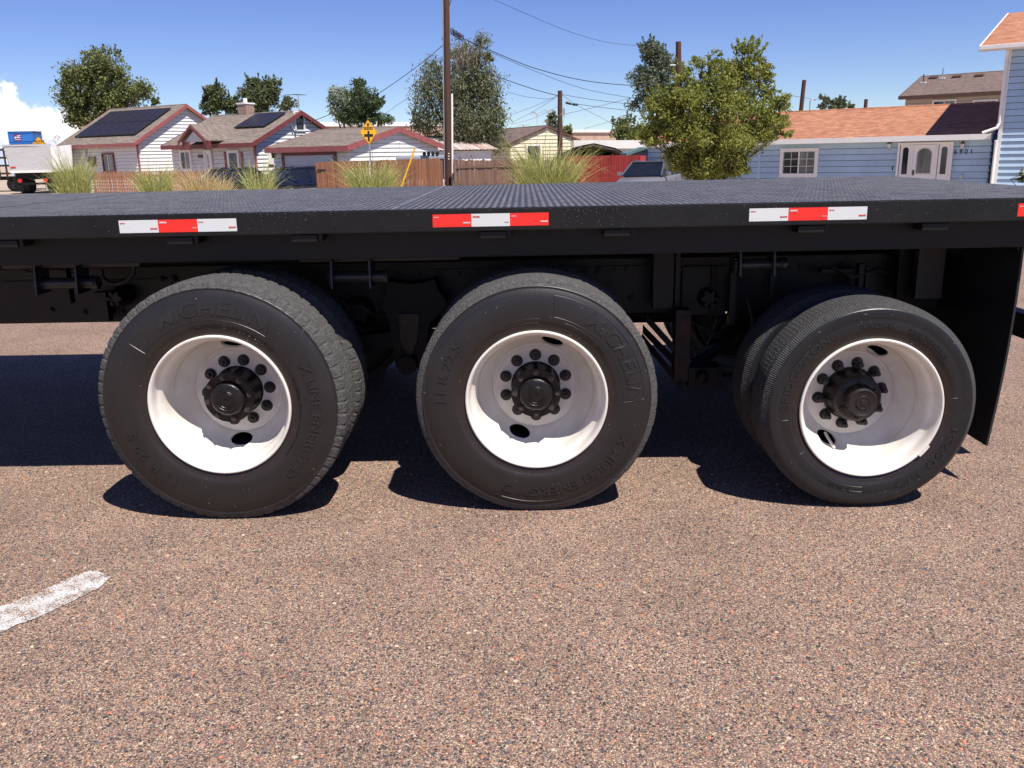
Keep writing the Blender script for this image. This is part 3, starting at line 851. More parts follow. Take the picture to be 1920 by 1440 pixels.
# paint blisters and scuffs on the edge channel
def scuffs():
    mb = MB(); r_ = random.Random(9)
    for _ in range(420):
        x = r_.choice([r_.uniform(-2.4, 2.4), r_.gauss(.25, .12), r_.gauss(1.5, .5), r_.gauss(-1.0, .2)])
        z = ZT - (r_.random() ** 2.2) * .085 - .001
        s = r_.uniform(.0006, .0020)
        a = r_.uniform(0, 3)
        mb.add([(x + s * math.cos(a + q * 1.57) * r_.uniform(.5, 1.6), YN - .0006, z + s * math.sin(a + q * 1.57)) for q in range(4)], [(0, 1, 2, 3)])
    for _ in range(800):
        x = r_.choice([r_.uniform(.2, 2.3), r_.uniform(.9, 2.2), r_.uniform(-2.3, 2.3)]); s = r_.uniform(.001, .0055)
        mb.add([(x - s * 2, YN + .003 + r_.uniform(-.002, .004), ZT + .0022), (x + s * 2, YN + .002, ZT + .0022), (x + s, YN + .008, ZT + .0026), (x - s, YN + .007, ZT + .0026)], [(0, 1, 2, 3)])
    o = tk(mb, 'paint_scuffs', M['scuff']); o['kind'] = 'stuff'
M['scuff'] = mat('chipped_paint', (.16, .16, .165), .45, var=.4, scale=50, metal=.2)
scuffs()
for k in range(-10, 6):
    x = .10 + k * .42
    tk(MB().box(x, x + .09, YN + .16, YFAR - .06, 1.18, ZT - .008), 'crossmember', M['under_paint'])
# tie plates welded under the edge channel
for px, py in ((20, 452), (345, 449), (575, 438), (925, 436), (1155, 430), (1515, 423), (1745, 417)):
    p = at(px, py, YN + .06); mb = MB()
    mb.bbox(p.x - .055, p.x + .055, YN + .012, YN + .098, ZT - .128, ZT - .098, .004)
    mb.box(p.x + .058, p.x + .075, YN + .02, YN + .098, ZT - .125, ZT - .095)
    tk(mb, 'stake_pocket', M['black_paint'])
# reflective tape
def tape(px0, px1, kinds, py=408):
    a = at(px0, py, YN).x; b = at(px1, py, YN).x
    root = bpy.data.objects.new('reflective_tape', None); C.objects.link(root); root.parent = truck; root.location = Vector((a, YN, 1.247)) - T0
    n = len(kinds); w = (b - a) / n
    for i, k in enumerate(kinds):
        mb = MB(); tl = -.0035 * (1 if px0 < 500 else 0)
        mb.hexa([(i * w + .0004, -.0010, .0), ((i + 1) * w - .0004, -.0010, 0), ((i + 1) * w - .0004, .0003, 0), (i * w + .0004, .0003, 0)],
                [(i * w + .0004, -.0010, .053), ((i + 1) * w - .0004, -.0010, .053), ((i + 1) * w - .0004, .0003, .053), (i * w + .0004, .0003, .053)])
        o = mb.build('tape_segment', M['tape_white' if k == 'w' else 'tape_red'], root)
        t = MB()
        if i % 2 == 0:
            flat_text(t, 'DOT-C2', .0055, (i * w + .006, -.0012, .038), (1, 0, 0), (0, 0, 1), (0, -1, 0), bold=.0001)
            flat_text(t, 'ORALITE', .0075, ((i + 1) * w - .005, -.0012, .013), (1, 0, 0), (0, 0, 1), (0, -1, 0), bold=.0004, align='RIGHT')
        else:
            flat_text(t, 'ORAFOL', .0080, (i * w + .006, -.0012, .037), (1, 0, 0), (0, 0, 1), (0, -1, 0), bold=.0004)
            flat_text(t, 'FO-9906', .0050, ((i + 1) * w - .005, -.0012, .014), (1, 0, 0), (0, 0, 1), (0, -1, 0), align='RIGHT')
        t.build('tape_print', M['print_red' if k == 'w' else 'print_white'], root)
tape(223, 444, 'wrw', 422); tape(811, 1029, 'rwr', 411); tape(1405, 1626, 'wrw', 396); tape(1909, 2125, 'rwr', 388)

# ------------------------------------------------------------------ chassis and running gear
def cb(name, px0, px1, py0, py1, Y, dep=.02, m='under_paint', bev=.004):
    a = at(px0, py0, Y); b = at(px1, py1, Y)
    mb = MB(); mb.bbox(a.x, b.x, Y, Y + dep, b.z, a.z, min(bev, dep * .3))
    return tk(mb, name, M[m])
for yy in (4.56, 5.46):
    mb = MB(); x0, x1 = XL, 2.35
    mb.bbox(x0, x1, yy, yy + .02, .715, 1.005, .004)
    mb.box(x0, x1, yy + .02, yy + .09, .715, .727); mb.box(x0, x1, yy + .02, yy + .09, .993, 1.005)
    tk(mb, 'chassis_rail', M['rail_paint'])
    tk(MB().bbox(x0, x1, yy - .05, yy + .06, 1.045, 1.105, .006), 'long_sill', M['rail_paint'])
    tk(MB().box(x0, x1, yy + .0, yy + .05, 1.105, 1.30), 'deck_bearer', M['under_paint'])
BOLT = MB()
stud_cyl(BOLT, 0, 0, 0, -.006, .021, .020, 16); hexnut(BOLT, 0, 0, -.005, -.020, .0150, .3); stud_cyl(BOLT, 0, 0, -.02, -.027, .008, .007, 8)
BOLTM = BOLT.mesh('frame_bolt', M['rail_paint'])
for px, py in ((745, 516), (782, 514), (820, 513), (858, 512), (895, 511), (1155, 505), (1176, 505), (303, 524), (325, 523), (803, 536), (803, 573), (822, 572), (1252, 505), (1272, 504), (1248, 561), (1270, 560), (1310, 522), (1297, 562), (1500, 498), (1575, 497), (222, 545), (212, 583), (232, 584), (98, 580), (160, 585)):
    p = at(px, py, 4.555)
    inst('frame_bolt', BOLTM, truck, loc=p - T0)
# splice plates on the rail
cb('frame_plate', 800, 1222, 505, 578, 4.548, .010, 'rail_paint')
cb('frame_plate', 0, 330, 528, 600, 4.548, .010, 'rail_paint')
cb('frame_plate', 1280, 1360, 500, 590, 4.53, .012, 'rail_paint')
cb('frame_plate', 1440, 1660, 480, 545, 4.545, .010, 'rail_paint')
# deck posts
cb('deck_post', 1226, 1262, 459, 578, 4.40, .05, 'rail_paint'); cb('deck_post', 1268, 1274, 459, 578, 4.42, .05, 'rail_paint')
cb('deck_post', 1725, 1765, 460, 560, 4.30, .05, 'post_paint'); cb('deck_post', 1690, 1712, 452, 560, 4.40, .04)
cb('deck_post', 1335, 1341, 500, 590, 4.5, .08); cb('deck_post', 1380, 1386, 520, 600, 4.42, .08)
# winch tracks and strap winches
for px0, px1, py0, py1 in ((560, 862, 475, 487), (1300, 1512, 459, 471), (1745, 1880, 448, 457), (0, 262, 486, 500)):
    cb('winch_track', px0, px1, py0, py1, 4.05, .03, 'post_paint')
def winch(px0, px1, py, Y=4.02):
    a = at(px0, py, Y); b = at(px1, py, Y)
    w = bpy.data.objects.new('strap_winch', None); C.objects.link(w); w.parent = truck; w.location = a - T0
    L_ = b.x - a.x
    MB().tube([(0, .02, 0), (L_, .02, 0)], .027, n=16).build('spool', M['winch'], w)
    for x in (-.004, L_ * .80):
        mb = MB(); mb.prism([(x, -.045, -.045), (x, .08, -.045), (x, .09, .085), (x, -.03, .085)], (.008, 0, 0)); mb.build('bracket', M['winch'], w)
    g = MB()
    for k in range(12):
        a_ = 2 * math.pi * k / 12
        g.tube([(-.022, .02 + .033 * math.cos(a_), .033 * math.sin(a_)), (-.008, .02 + .033 * math.cos(a_), .033 * math.sin(a_))], .008, n=6)
    g.tube([(-.022, .02, 0), (-.008, .02, 0)], .034, n=20); g.build('ratchet_gear', M['winch'], w)
    e = MB(); e.tube([(L_, .02, 0), (L_ + .035, .02, 0)], .031, n=16); e.tube([(L_ + .018, .06, 0), (L_ + .018, -.02, 0)], .010, n=8); e.build('winding_head', M['winch'], w)
winch(75, 168, 533); winch(625, 712, 521); winch(1385, 1462, 498)
# air hose looped under the sill
mb = MB(); pts = [at(190, 505, 4.2), at(192, 520, 4.2), at(203, 530, 4.2), at(218, 532, 4.2), at(238, 526, 4.2), at(250, 512, 4.2), at(252, 490, 4.2)]
mb.tube(pts, .012, n=8); tk(mb, 'air_hose', M['flap'])
# spring hanger between the drive axles
def hanger():
    Y = 4.40; P = lambda x, y: at(x, y, Y)
    mb = MB()
    mb.prism([P(722, 526), P(745, 530), P(768, 533), P(795, 530), P(815, 524), P(822, 545), P(835, 562), (P(838, 570)), P(822, 590), P(806, 605), P(800, 640), P(790, 690), P(742, 690), P(735, 640), P(728, 600), P(716, 575), P(726, 550)], (0, .12, 0))
    tk(mb, 'spring_hanger', M['under_paint'])
    mb = MB(); mb.prism([P(748, 588), P(786, 588), P(782, 640), P(770, 668), P(766, 668), P(752, 640)], (0, -.012, 0)); tk(mb, 'hanger_face', M['hub_paint'])
    tk(MB().tube([P(765, 682) + Vector((0, -.05, 0)), P(765, 682) + Vector((0, .2, 0))], .05, n=18), 'hanger_bush', M['under_paint'])
    for dx in (-.62, .62):
        tk(MB().hexa([(-.62 + dx * .1, 4.45, .58), (-.62 + dx, 4.45, .45), (-.62 + dx, 4.55, .45), (-.62 + dx * .1, 4.55, .58)], [(-.62 + dx * .1, 4.45, .66), (-.62 + dx, 4.45, .60), (-.62 + dx, 4.55, .60), (-.62 + dx * .1, 4.55, .66)]), 'equaliser_beam', M['under_paint'])
hanger()
# lift axle frame, struts, air bag, box
def strut(pts, r, m='under_paint', name='strut'):
    tk(MB().tube(pts, r, n=6, smooth=False), name, M[m])
Y = 4.35
cb('suspension_bracket', 1268, 1292, 582, 716, 4.30, .10, 'rust'); cb('suspension_bracket', 1292, 1352, 690, 728, 4.28, .14)
for (a, b, dY, m) in (((1212, 588), (1284, 668), 0, 'under_paint'), ((1208, 612), (1284, 690), .15, 'rust'), ((1206, 628), (1284, 722), .05, 'under_paint')):
    p, q = at(*a, 4.35 + dY), at(*b, 4.30)
    tk(MB().prism([p, p + Vector((0, .06, 0)), q + Vector((0, .06, 0)), q], (.0, 0, -.045)), 'step_strut', M[m])
strut([at(1400, 620, 4.6), at(1300, 680, 4.6)], .035); strut([at(1350, 600, 4.7), at(1320, 680, 4.7)], .02)
tk(MB().lathe([(0, -.01), (.028, -.01), (.03, 0), (.03, .1)], n=16, c=tuple(at(1318, 708, 4.24))), 'pivot_pin', M['under_paint'])
tk(MB().tube([(1.25, 4.75, .62), (1.25, 4.75, .72), (1.25, 4.75, .80), (1.25, 4.75, .92)], [.10, .14, .14, .10], n=20), 'air_bag', M['flap'])
tk(MB().tube([(-.4, 5.05, .62), (.9, 5.05, .62)], .05, n=12), 'drive_shaft', M['under_paint'])
tk(MB().box(.75, 2.3, 4.60, 5.5, .80, .86), 'rear_crossmember', M['under_paint'])
for x in (-4.2, -2.9, -.62, .75, 2.2): tk(MB().bbox(x, x + .10, 4.60, 5.46, .74, .98, .01), 'crossmember', M['under_paint'])
# mud flaps
def mudflap(x, y0, y1, lean=0.0):
    mb = MB(); n = 12; vs = []; fs = []
    for s_ in (0, .010):
        for i in range(n + 1):
            t = i / n; z = .195 + (1.14 - .195) * t
            bow = .012 * math.sin(t * 3.1) - .02 * (1 - t) ** 2
            vs += [(x + bow + s_ + .03 * t, y0, z), (x + bow + s_ + .03 * t, y1, z)]
    m = 2 * (n + 1)
    for i in range(n):
        a = 2 * i
        fs += [(a, a + 1, a + 3, a + 2), (m + a, m + a + 2, m + a + 3, m + a + 1), (a, a + 2, m + a + 2, m + a), (a + 1, m + a + 1, m + a + 3, a + 3)]
    fs += [(0, m, m + 1, 1), (2 * n, 2 * n + 1, m + 2 * n + 1, m + 2 * n)]
    mb.add(vs, fs); return tk(mb, 'mud_flap', M['flap'])
mudflap(2.135, 3.85, 4.90); mudflap(2.135, 5.62, 6.3)
tk(MB().bbox(2.15, 2.21, 3.86, 6.25, 1.09, 1.15, .005), 'flap_bar', M['under_paint'])
tk(MB().bbox(2.42, 2.50, 4.0, 6.2, .62, .74, .01), 'rear_bumper', M['under_paint'])
for y in (4.6, 5.5): tk(MB().box(2.44, 2.49, y, y + .06, .74, 1.2), 'bumper_post', M['under_paint'])

# brake chambers, springs, hoses and odd brackets in the dark behind the wheels
def chamber(px, py, Y, r=.085, L_=.17):
    p = at(px, py, Y); mb = MB()
    mb.tube([p + Vector((0, y, 0)) for y in (0, .03, .07, .075, .10, .105, .15, L_)], [r * .5, r * .9, r * .95, r * 1.1, r * 1.1, r * .95, r * .85, r * .4], n=18)
    for k in range(6):
        a = k * 1.047; mb.tube([p + Vector((r * .6 * math.cos(a), -.012, r * .6 * math.sin(a))), p + Vector((r * .6 * math.cos(a), .03, r * .6 * math.sin(a)))], .010, n=6)
    tk(mb, 'brake_chamber', M['rail_paint'])
chamber(672, 585, 4.50); chamber(706, 612, 4.70); chamber(1392, 640, 4.50); chamber(1330, 560, 4.48, .06); chamber(215, 560, 4.40, .05)
def spring(px0, px1, py, Y, nleaf=7):
    a, b = at(px0, py, Y), at(px1, py, Y); root = bpy.data.objects.new('leaf_spring', None); C.objects.link(root); root.parent = truck; root.location = a - T0
    W = (b - a).x
    for k in range(nleaf):
        w0 = W * k / nleaf / 2; n = 10; mb = MB(); vs = []; fs = []
        for i in range(n + 1):
            x = w0 + (W - 2 * w0) * i / n; z = -.10 * math.sin(math.pi * x / W) - .014 * k
            for y, dz in ((0, 0), (.075, 0), (.075, -.011), (0, -.011)): vs.append((x, y, z + dz))
        for i in range(n):
            for q in range(4): fs.append((4 * i + q, 4 * i + (q + 1) % 4, 4 * i + 4 + (q + 1) % 4, 4 * i + 4 + q))
        mb.add(vs, fs); mb.build('leaf', M['rail_paint'], root)
    MB().box(W * .45, W * .55, -.01, .085, -.22, -.07).build('spring_clamp', M['rail_paint'], root)
spring(1290, 1530, 600, 4.62); spring(560, 960, 560, 4.64)
def hose(pts, Y, r=.009, m='flap'):
    tk(MB().tube([at(x, y, Y + dy) for x, y, dy in pts], r, n=6, cap=False), 'air_hose', M[m])
hose([(640, 560, .1), (655, 575, 0), (675, 572, -.05), (700, 590, 0), (728, 585, .1)], 4.45)
hose([(1400, 560, 0), (1412, 600, -.05), (1400, 640, 0), (1370, 660, .1)], 4.42)
hose([(1560, 500, 0), (1600, 520, -.02), (1645, 505, 0), (1680, 520, .1)], 4.40)
hose([(20, 500, 0), (60, 512, -.03), (110, 506, 0), (170, 520, 0), (210, 503, 0)], 4.38, .007)
for px0, px1, py0, py1, Y_ in ((172, 205, 548, 603, 4.45), (120, 133, 500, 570, 4.30), (655, 668, 560, 640, 4.6), (1372, 1378, 478, 610, 4.36), (1446, 1452, 500, 560, 4.32), (1612, 1617, 495, 560, 4.38), (1625, 1629, 500, 560, 4.40), (1540, 1600, 505, 512, 4.42), (985, 1010, 496, 502, 4.40)):
    cb('bracket', px0, px1, py0, py1, Y_, .05, 'rail_paint')
for px, py in ((1060, 512), (1100, 510), (1125, 508), (640, 520), (655, 585), (668, 600), (742, 590), (1185, 560), (1405, 500), (1540, 545), (1590, 540), (1405, 585), (1425, 585), (1345, 585), (1150, 562)):
    inst('frame_bolt', BOLTM, truck, loc=at(px, py, 4.54) - T0)
# hairline crack wandering across the road, with grit in it
def crack(pts, seed):
    r_ = random.Random(seed); mb = MB()
    P = [on_ground(*p) for p in pts]
    for a, b in zip(P, P[1:]):
        n = int((b - a).length / .012)
        for i in range(n):
            if r_.random() < .38: continue
            c = a.lerp(b, i / n) + Vector((r_.gauss(0, .006), r_.gauss(0, .006), 0)); s = r_.uniform(.0025, .007); w = r_.uniform(.0015, .004); th = math.atan2(b.y - a.y, b.x - a.x) + r_.uniform(-.7, .7)
            d = Vector((math.cos(th), math.sin(th), 0)); e = Vector((-d.y, d.x, 0))
            mb.add([c - d * s + Vector((0, 0, .0025)), c - e * w + Vector((0, 0, .0025)), c + d * s + Vector((0, 0, .0025)), c + e * w + Vector((0, 0, .0025))], [(0, 1, 2, 3)])
    mb.build('road_crack', M['crack'], kind='structure')
M['crack'] = mat('tarry_crack', (.055, .048, .045), .8, var=.3, scale=50)
crack([(1660, 965), (1740, 985), (1800, 1000), (1860, 1012), (1960, 1045)], 1)
crack([(1230, 868), (1300, 880), (1340, 886)], 2)
crack([(860, 955), (930, 968), (1010, 975)], 3)
# ------------------------------------------------------------------ materials of the street behind
M['siding'] = mat('white_siding', (.70, .69, .66), .6, var=.06, scale=2)
M['gap_shade'] = mat('painted_gap_shade', (.05, .048, .046), .9, var=.2)  # dark wall core, paints the shade lines between lap boards
M['siding_blue'] = mat('pale_blue_siding', (.40, .54, .67), .55, var=.10, scale=1.2, island=.05)
M['siding_yellow'] = mat('cream_siding', (.68, .61, .43), .6, var=.06, scale=2)
M['siding_tan'] = mat('tan_siding', (.52, .42, .33), .7, var=.08, scale=2)
M['maroon'] = mat('maroon_trim', (.29, .085, .080), .5, var=.2, scale=4)
M['dark_maroon'] = mat('dark_maroon_trim', (.17, .04, .04), .5, var=.2, scale=4)
M['white_trim'] = mat('white_trim', (.76, .74, .71), .45, var=.05, scale=4)
M['brown_trim'] = mat('brown_trim', (.10, .05, .035), .5, var=.2, scale=4)
M['shingle_brown'] = shingle_material('brown_shingles', (.205, .162, .130), (.148, .118, .098), (.09, .072, .062))
M['shingle_dark'] = shingle_material('dark_brown_shingles', (.17, .115, .095), (.12, .085, .072), (.07, .05, .045))
M['shingle_orange'] = shingle_material('orange_shingles', (.40, .175, .095), (.30, .122, .065), (.17, .08, .046))
M['glass'] = mat('window_glass', (.035, .045, .05), .06, var=.5, scale=1.2, col2=(.012, .015, .018), spec=.8)
M['curtain_glass'] = mat('curtained_glass', (.20, .21, .20), .12, var=.5, scale=1.5, col2=(.07, .075, .07), spec=.8, stretch=(3, 3, .5))
M['solar'] = mat('solar_cells', (.022, .020, .026), .35, var=.25, scale=3, spec=.35)
M['solar_frame'] = mat('solar_frame', (.05, .05, .055), .4, metal=.5)
M['brick'] = mat('brick_chimney', (.38, .25, .19), .85, var=.35, scale=12)
M['garage_door'] = mat('pale_garage_door', (.52, .52, .54), .5, var=.06, scale=2)
M['fence_wood'] = mat('red_brown_fence_wood', (.30, .125, .060), .75, var=.45, scale=5, stretch=(6, 6, .8), col2=(.13, .055, .03), island=.22)
M['fence_grey'] = mat('weathered_fence_wood', (.20, .115, .080), .8, var=.45, scale=5, stretch=(6, 6, .8), col2=(.09, .05, .038), island=.22)
M['fence_red'] = mat('red_painted_fence', (.42, .042, .035), .6, var=.3, scale=5, stretch=(6, 6, .8), col2=(.27, .028, .024), island=.12)
M['picket'] = mat('orange_brown_picket', (.36, .16, .085), .75, var=.4, scale=5, stretch=(6, 6, .8), col2=(.20, .085, .045), island=.18)
M['pole'] = mat('creosoted_pole', (.085, .034, .020), .8, var=.45, scale=6, stretch=(8, 8, .5), col2=(.04, .018, .012))
M['galv'] = mat('galvanised_metal', (.42, .43, .44), .4, metal=.6, var=.2, scale=8)
M['plastic_white'] = mat('cream_plastic', (.75, .73, .66), .5, var=.04)
M['wire'] = mat('black_wire', (.02, .022, .03), .5, var=.1)
M['yellow_sign'] = mat('yellow_sign_face', (.85, .42, .012), .4, var=.05)
M['sign_black'] = mat('sign_black', (.012, .012, .012), .5, var=.1)
M['rusty_tin'] = mat('rusty_corrugated_tin', (.60, .57, .54), .5, metal=.1, var=.3, scale=1.3, col2=(.34, .16, .10), stretch=(3.5, .22, .22), detail=3)
M['white_wall'] = mat('white_wall', (.72, .72, .70), .6, var=.07, scale=1)
M['grey_wall'] = mat('grey_blue_wall', (.30, .32, .37), .6, var=.07, scale=1)
M['warehouse'] = mat('stained_warehouse', (.58, .42, .33), .8, var=.3, scale=.6, col2=(.40, .24, .17), stretch=(1, 1, .4))
M['teal_tarp'] = mat('teal_roofing', (.10, .17, .18), .7, var=.2, scale=2)
M['tarp'] = mat('black_tarp', (.006, .005, .006), .85, var=.5, scale=3, spec=.05)
M['car_navy'] = mat('navy_car_paint', (.006, .008, .018), .22, var=.1, scale=2, coat=.8)
M['car_green'] = mat('dark_green_car_paint', (.010, .018, .018), .25, var=.1, scale=2, coat=.8)
M['car_silver'] = mat('silver_car_paint', (.22, .21, .225), .3, metal=.3, var=.08, scale=2, coat=.6)
M['car_roof_dark'] = mat('dusty_dark_roof', (.06, .075, .10), .45, var=.2, scale=4, coat=.2)
M['car_glass'] = mat('car_glass', (.010, .012, .014), .05, var=.3, scale=2, spec=.9)
M['tyre_far'] = mat('car_tyre', (.02, .02, .02), .8, var=.2)
M['hubcap'] = mat('bright_hubcap', (.60, .60, .58), .3, metal=.7, var=.3, scale=15)
M['lamp_red'] = mat('red_lamp', (.55, .02, .015), .2, var=.2)
M['lamp_clear'] = mat('clear_lamp', (.6, .6, .6), .15, var=.2)
M['toilet_blue'] = mat('blue_plastic', (.025, .16, .50), .45, var=.12, scale=2)
M['toilet_roof'] = mat('white_plastic_roof', (.80, .80, .80), .4, var=.03)
M['purple'] = mat('purple_sticker', (.16, .02, .13), .4, var=.1)
M['alu'] = mat('brushed_aluminium_box', (.52, .51, .50), .45, metal=.2, var=.12, scale=2, stretch=(1, 1, 6))
M['blade'] = leaf_material('straw_green_blade', (.58, .52, .20), (.17, .25, .06), .25)
M['blade_dry'] = leaf_material('dry_blade', (.62, .50, .25), (.40, .30, .13), .25)
M['bark'] = mat('bark', (.12, .085, .06), .9, var=.4, scale=8)
M['twig'] = mat('dead_twig', (.30, .24, .19), .9, var=.3, scale=8)
M['lantern'] = mat('lantern_bronze', (.05, .035, .025), .4, metal=.5)

# ------------------------------------------------------------------ houses
# local frame: the eave wall runs along local x from the near corner (origin), the gable wall runs along local y
def lap(mb, p0, p1, q0, q1, n, t=.042):
    """one lap board between the lower edge p0-p1 and upper edge q0-q1, thick at the bottom, n = outward normal"""
    p0, p1, q0, q1, n = map(Vector, (p0, p1, q0, q1, n))
    p0, p1 = p0 + (q0 - p0) * .075, p1 + (q1 - p1) * .075  # gap below the board, where the dark core reads as its shadow
    mb.add([p0, p1, q1, q0, p0 + n * t, p1 + n * t, q1 + n * .003, q0 + n * .003], [(4, 5, 6, 7), (0, 1, 5, 4), (0, 4, 7, 3), (1, 2, 6, 5)])
def house(name, label, cat, loc, rotz, sg, L, W, ze, zr, m_wall, m_roof, m_trim, ov=.45, rake=.35, board=.20, single=False, fascia=.20, both=True):
    h = thing(name, label, cat, loc, rotz)
    g = GZ - loc[2]
    X = lambda x: x * sg
    # walls: dark core showing as painted shade lines, lap boards in front
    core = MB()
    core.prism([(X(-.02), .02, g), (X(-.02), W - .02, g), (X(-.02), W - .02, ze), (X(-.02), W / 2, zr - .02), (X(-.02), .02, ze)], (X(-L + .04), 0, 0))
    core.build('wall', M['gap_shade'], h)
    def put(mbf, nm='siding_board'):
        if single: mb_ = MB(); mbf(mb_); mb_.build(nm, m_wall, h)
    z = g; sid = MB(); nrow = int((zr - g) / board) + 1
    for i in range(nrow):
        z0, z1 = g + i * board, g + (i + 1) * board
        if z0 < ze - .02:
            zt = min(z1, ze)
            fr = lambda mb, z0=z0, zt=zt: lap(mb, (X(0), 0, z0), (X(-L), 0, z0), (X(0), 0, zt), (X(-L), 0, zt), (0, -1, 0))
            if single: put(fr)
            else: fr(sid)
        def span(zz):
            if zz <= ze: return 0, W
            t = min(1, (zz - ze) / (zr - ze)); return W / 2 * t, W - W / 2 * t
        if z0 < zr - .05:
            a0, a1 = span(z0); b0, b1 = span(min(z1, zr - .01))
            gr = lambda mb, z0=z0, z1=z1, a0=a0, a1=a1, b0=b0, b1=b1: lap(mb, (X(0), a0, z0), (X(0), a1, z0), (X(0), b0, min(z1, zr)), (X(0), b1, min(z1, zr)), (sg, 0, 0))
            if single: put(gr)
            else: gr(sid)
    if not single: sid.build('siding', m_wall, h, kind='stuff')
    # roof slopes: slabs in a frame lying in the slope so the shingle courses follow it
    sl = math.atan2(zr - ze, W / 2); ln = (W / 2 + ov) / math.cos(sl); tk_ = .07
    for side in (0, 1):
        mb = MB(); mb.box(X(rake), X(-L - rake), 0, ln, .0, tk_)
        o = mb.build('roof_slope', m_roof, h)
        zedge = ze - ov * math.tan(sl) + .06
        if side == 0: o.location = (0, -ov, zedge); o.rotation_euler = (sl, 0, 0)
        else: o.location = (0, W + ov, zedge); o.rotation_euler = (sl, 0, math.pi); o.scale = (-1, 1, 1)
    MB().tube([(X(rake), W / 2, zr + .06 + tk_ * .8), (X(-L - rake), W / 2, zr + .06 + tk_ * .8)], .06, n=6).build('ridge_cap', m_roof, h)
    zedge = ze - ov * math.tan(sl) + .06
    MB().box(X(rake + .02), X(-L - rake - .02), -ov - .04, -ov - .004, zedge - fascia + .06, zedge + .075).build('eave_fascia', m_trim, h)
    MB().box(X(rake), X(-L - rake), -ov, .0, zedge - fascia + .07, zedge - fascia + .09).build('soffit', m_trim if m_trim is not M['white_trim'] else m_trim, h)
    zr2 = zr + .06
    for xx in (rake, -L - rake):
        for s_ in (0, 1):
            ye, yr = (-ov - .03, W / 2) if s_ == 0 else (W + ov + .03, W / 2)
            mb = MB(); mb.prism([(X(xx + .004), ye, zedge - fascia + .06), (X(xx + .004), yr, zr2 - fascia + .06), (X(xx + .004), yr, zr2 + .085), (X(xx + .004), ye, zedge + .085)], (X(.035), 0, 0))
            mb.build('rake_fascia', m_trim, h)
    return h
def fitted(loc_px, Y, rotdeg, sg, left_px, gable_px, ridge_py_at, ze_off=0):
    """real sizes of a house from where its corners stand: origin, length, width, eave and ridge heights"""
    p = at(loc_px[0], loc_px[1], Y); base = Vector((p.x, p.y, GZ)); ze = p.z - GZ
    fr = Matrix.Translation(base) @ Matrix.Rotation(R(rotdeg), 4, 'Z')
    a = local_hit(fr, 1, 0, left_px, loc_px[1]); L = abs(a.x)
    if gable_px is not None:
        q = local_hit(fr, 0, 0, gable_px[0], gable_px[1]); W = 2 * q.y; zr = q.z
    else: W, zr = 8.0, ze + 1.6
    return base, L, W, ze, zr, fr
def framed_window(h, x0, x1, z0, z1, y=0.0, axis='x', sg=1, trim=.10, m='white_trim', glass='glass', cols=2, rows=1, name='window', gridlines=0, mt=None):
    """window on the eave wall (axis x) or the gable wall (axis y)"""
    w = bpy.data.objects.new(name, None); C.objects.link(w); w.parent = h
    if axis == 'x': w.location = (min(x0, x1), y - .04, z0)
    else: w.location = (y, min(x0, x1), z0); w.rotation_euler = (0, 0, math.pi / 2)
    Wd, H = abs(x1 - x0), z1 - z0
    d = -1
    fr = MB()
    T = .035
    fr.box(-trim, 0, -.07, .03, -trim, H + trim); fr.box(Wd, Wd + trim, -.07, .03, -trim, H + trim)
    fr.box(0, Wd, -.07, .03, H, H + trim); fr.box(0, Wd, -.07, .03, -trim, 0)
    fr.build('frame', M[mt or m], w)
    for i in range(1, cols):
        x = Wd * i / cols; MB().box(x - .025, x + .025, -.058, .0, 0, H).build('mullion', M[m], w)
    for i in range(cols):
        for j in range(rows):
            MB().box(Wd * i / cols + .03, Wd * (i + 1) / cols - .03, -.028, -.01, H * j / rows + .02, H * (j + 1) / rows - .02).build('pane', M[glass if i % 2 == 0 else ('curtain_glass' if glass == 'glass' else glass)], w)
    if gridlines:
        g = MB()
        for i in range(cols):
            xm = Wd * (i + .5) / cols; g.box(xm - .008, xm + .008, -.033, -.029, .02, H - .02)
            for k in range(1, 3): g.box(Wd * i / cols + .03, Wd * (i + 1) / cols - .03, -.033, -.029, H * k / 3 - .008, H * k / 3 + .008)
        g.build('glazing_bars', M[m], w)
    return w

# --- left house with the long solar array
b1, L1, W1, ze1, zr1, f1 = fitted((258, 264), 54, -30, 1, 122, (345, 200), None)
h1 = house('house', 'white sided house with maroon trim and a large two-row solar array on its roof', 'house', b1, R(-30), 1, L1, W1, ze1, zr1, M['siding'], M['shingle_brown'], M['maroon'], rake=.25)
def on_front(fr, px, py): return local_hit(fr, 1, 0, px, py)
def win_px(h, fr, x0, x1, y0, y1, **k):
    a = on_front(fr, x0, y0); b = on_front(fr, x1, y1)
    return framed_window(h, a.x, b.x, b.z, a.z, **k)
win_px(h1, f1, 194, 217, 290, 322, m='white_trim', mt='dark_maroon', trim=.09)
MB().box(-.14, .0, -.05, .14, GZ - b1.z, ze1 - .1).build('corner_post', M['maroon'], h1)
p = on_front(f1, 176, 303); MB().bbox(p.x - .28, p.x + .28, -.16, -.03, p.z - .3, p.z + .3, .03).build('meter_box', M['brown_trim'], h1)
p = on_front(f1, 171, 307); mb = MB(); mb.tube([(p.x, -.3, p.z), (p.x, -.16, p.z)], .16, n=16); mb.tube([(p.x, -.18, p.z - 1.2), (p.x, -.18, p.z)], .03, n=6); mb.build('meter', M['galv'], h1)
p = on_front(f1, 164, 290); MB().tube([(p.x, -.1, p.z - 2), (p.x, -.1, ze1)], .04, n=6).build('conduit', M['galv'], h1)
def slope_frame(ze, zr, W, ov):
    sl = math.atan2(zr - ze, W / 2); return Matrix.Translation((0, -ov, ze - ov * math.tan(sl) + .06)) @ Matrix.Rotation(sl, 4, 'X')
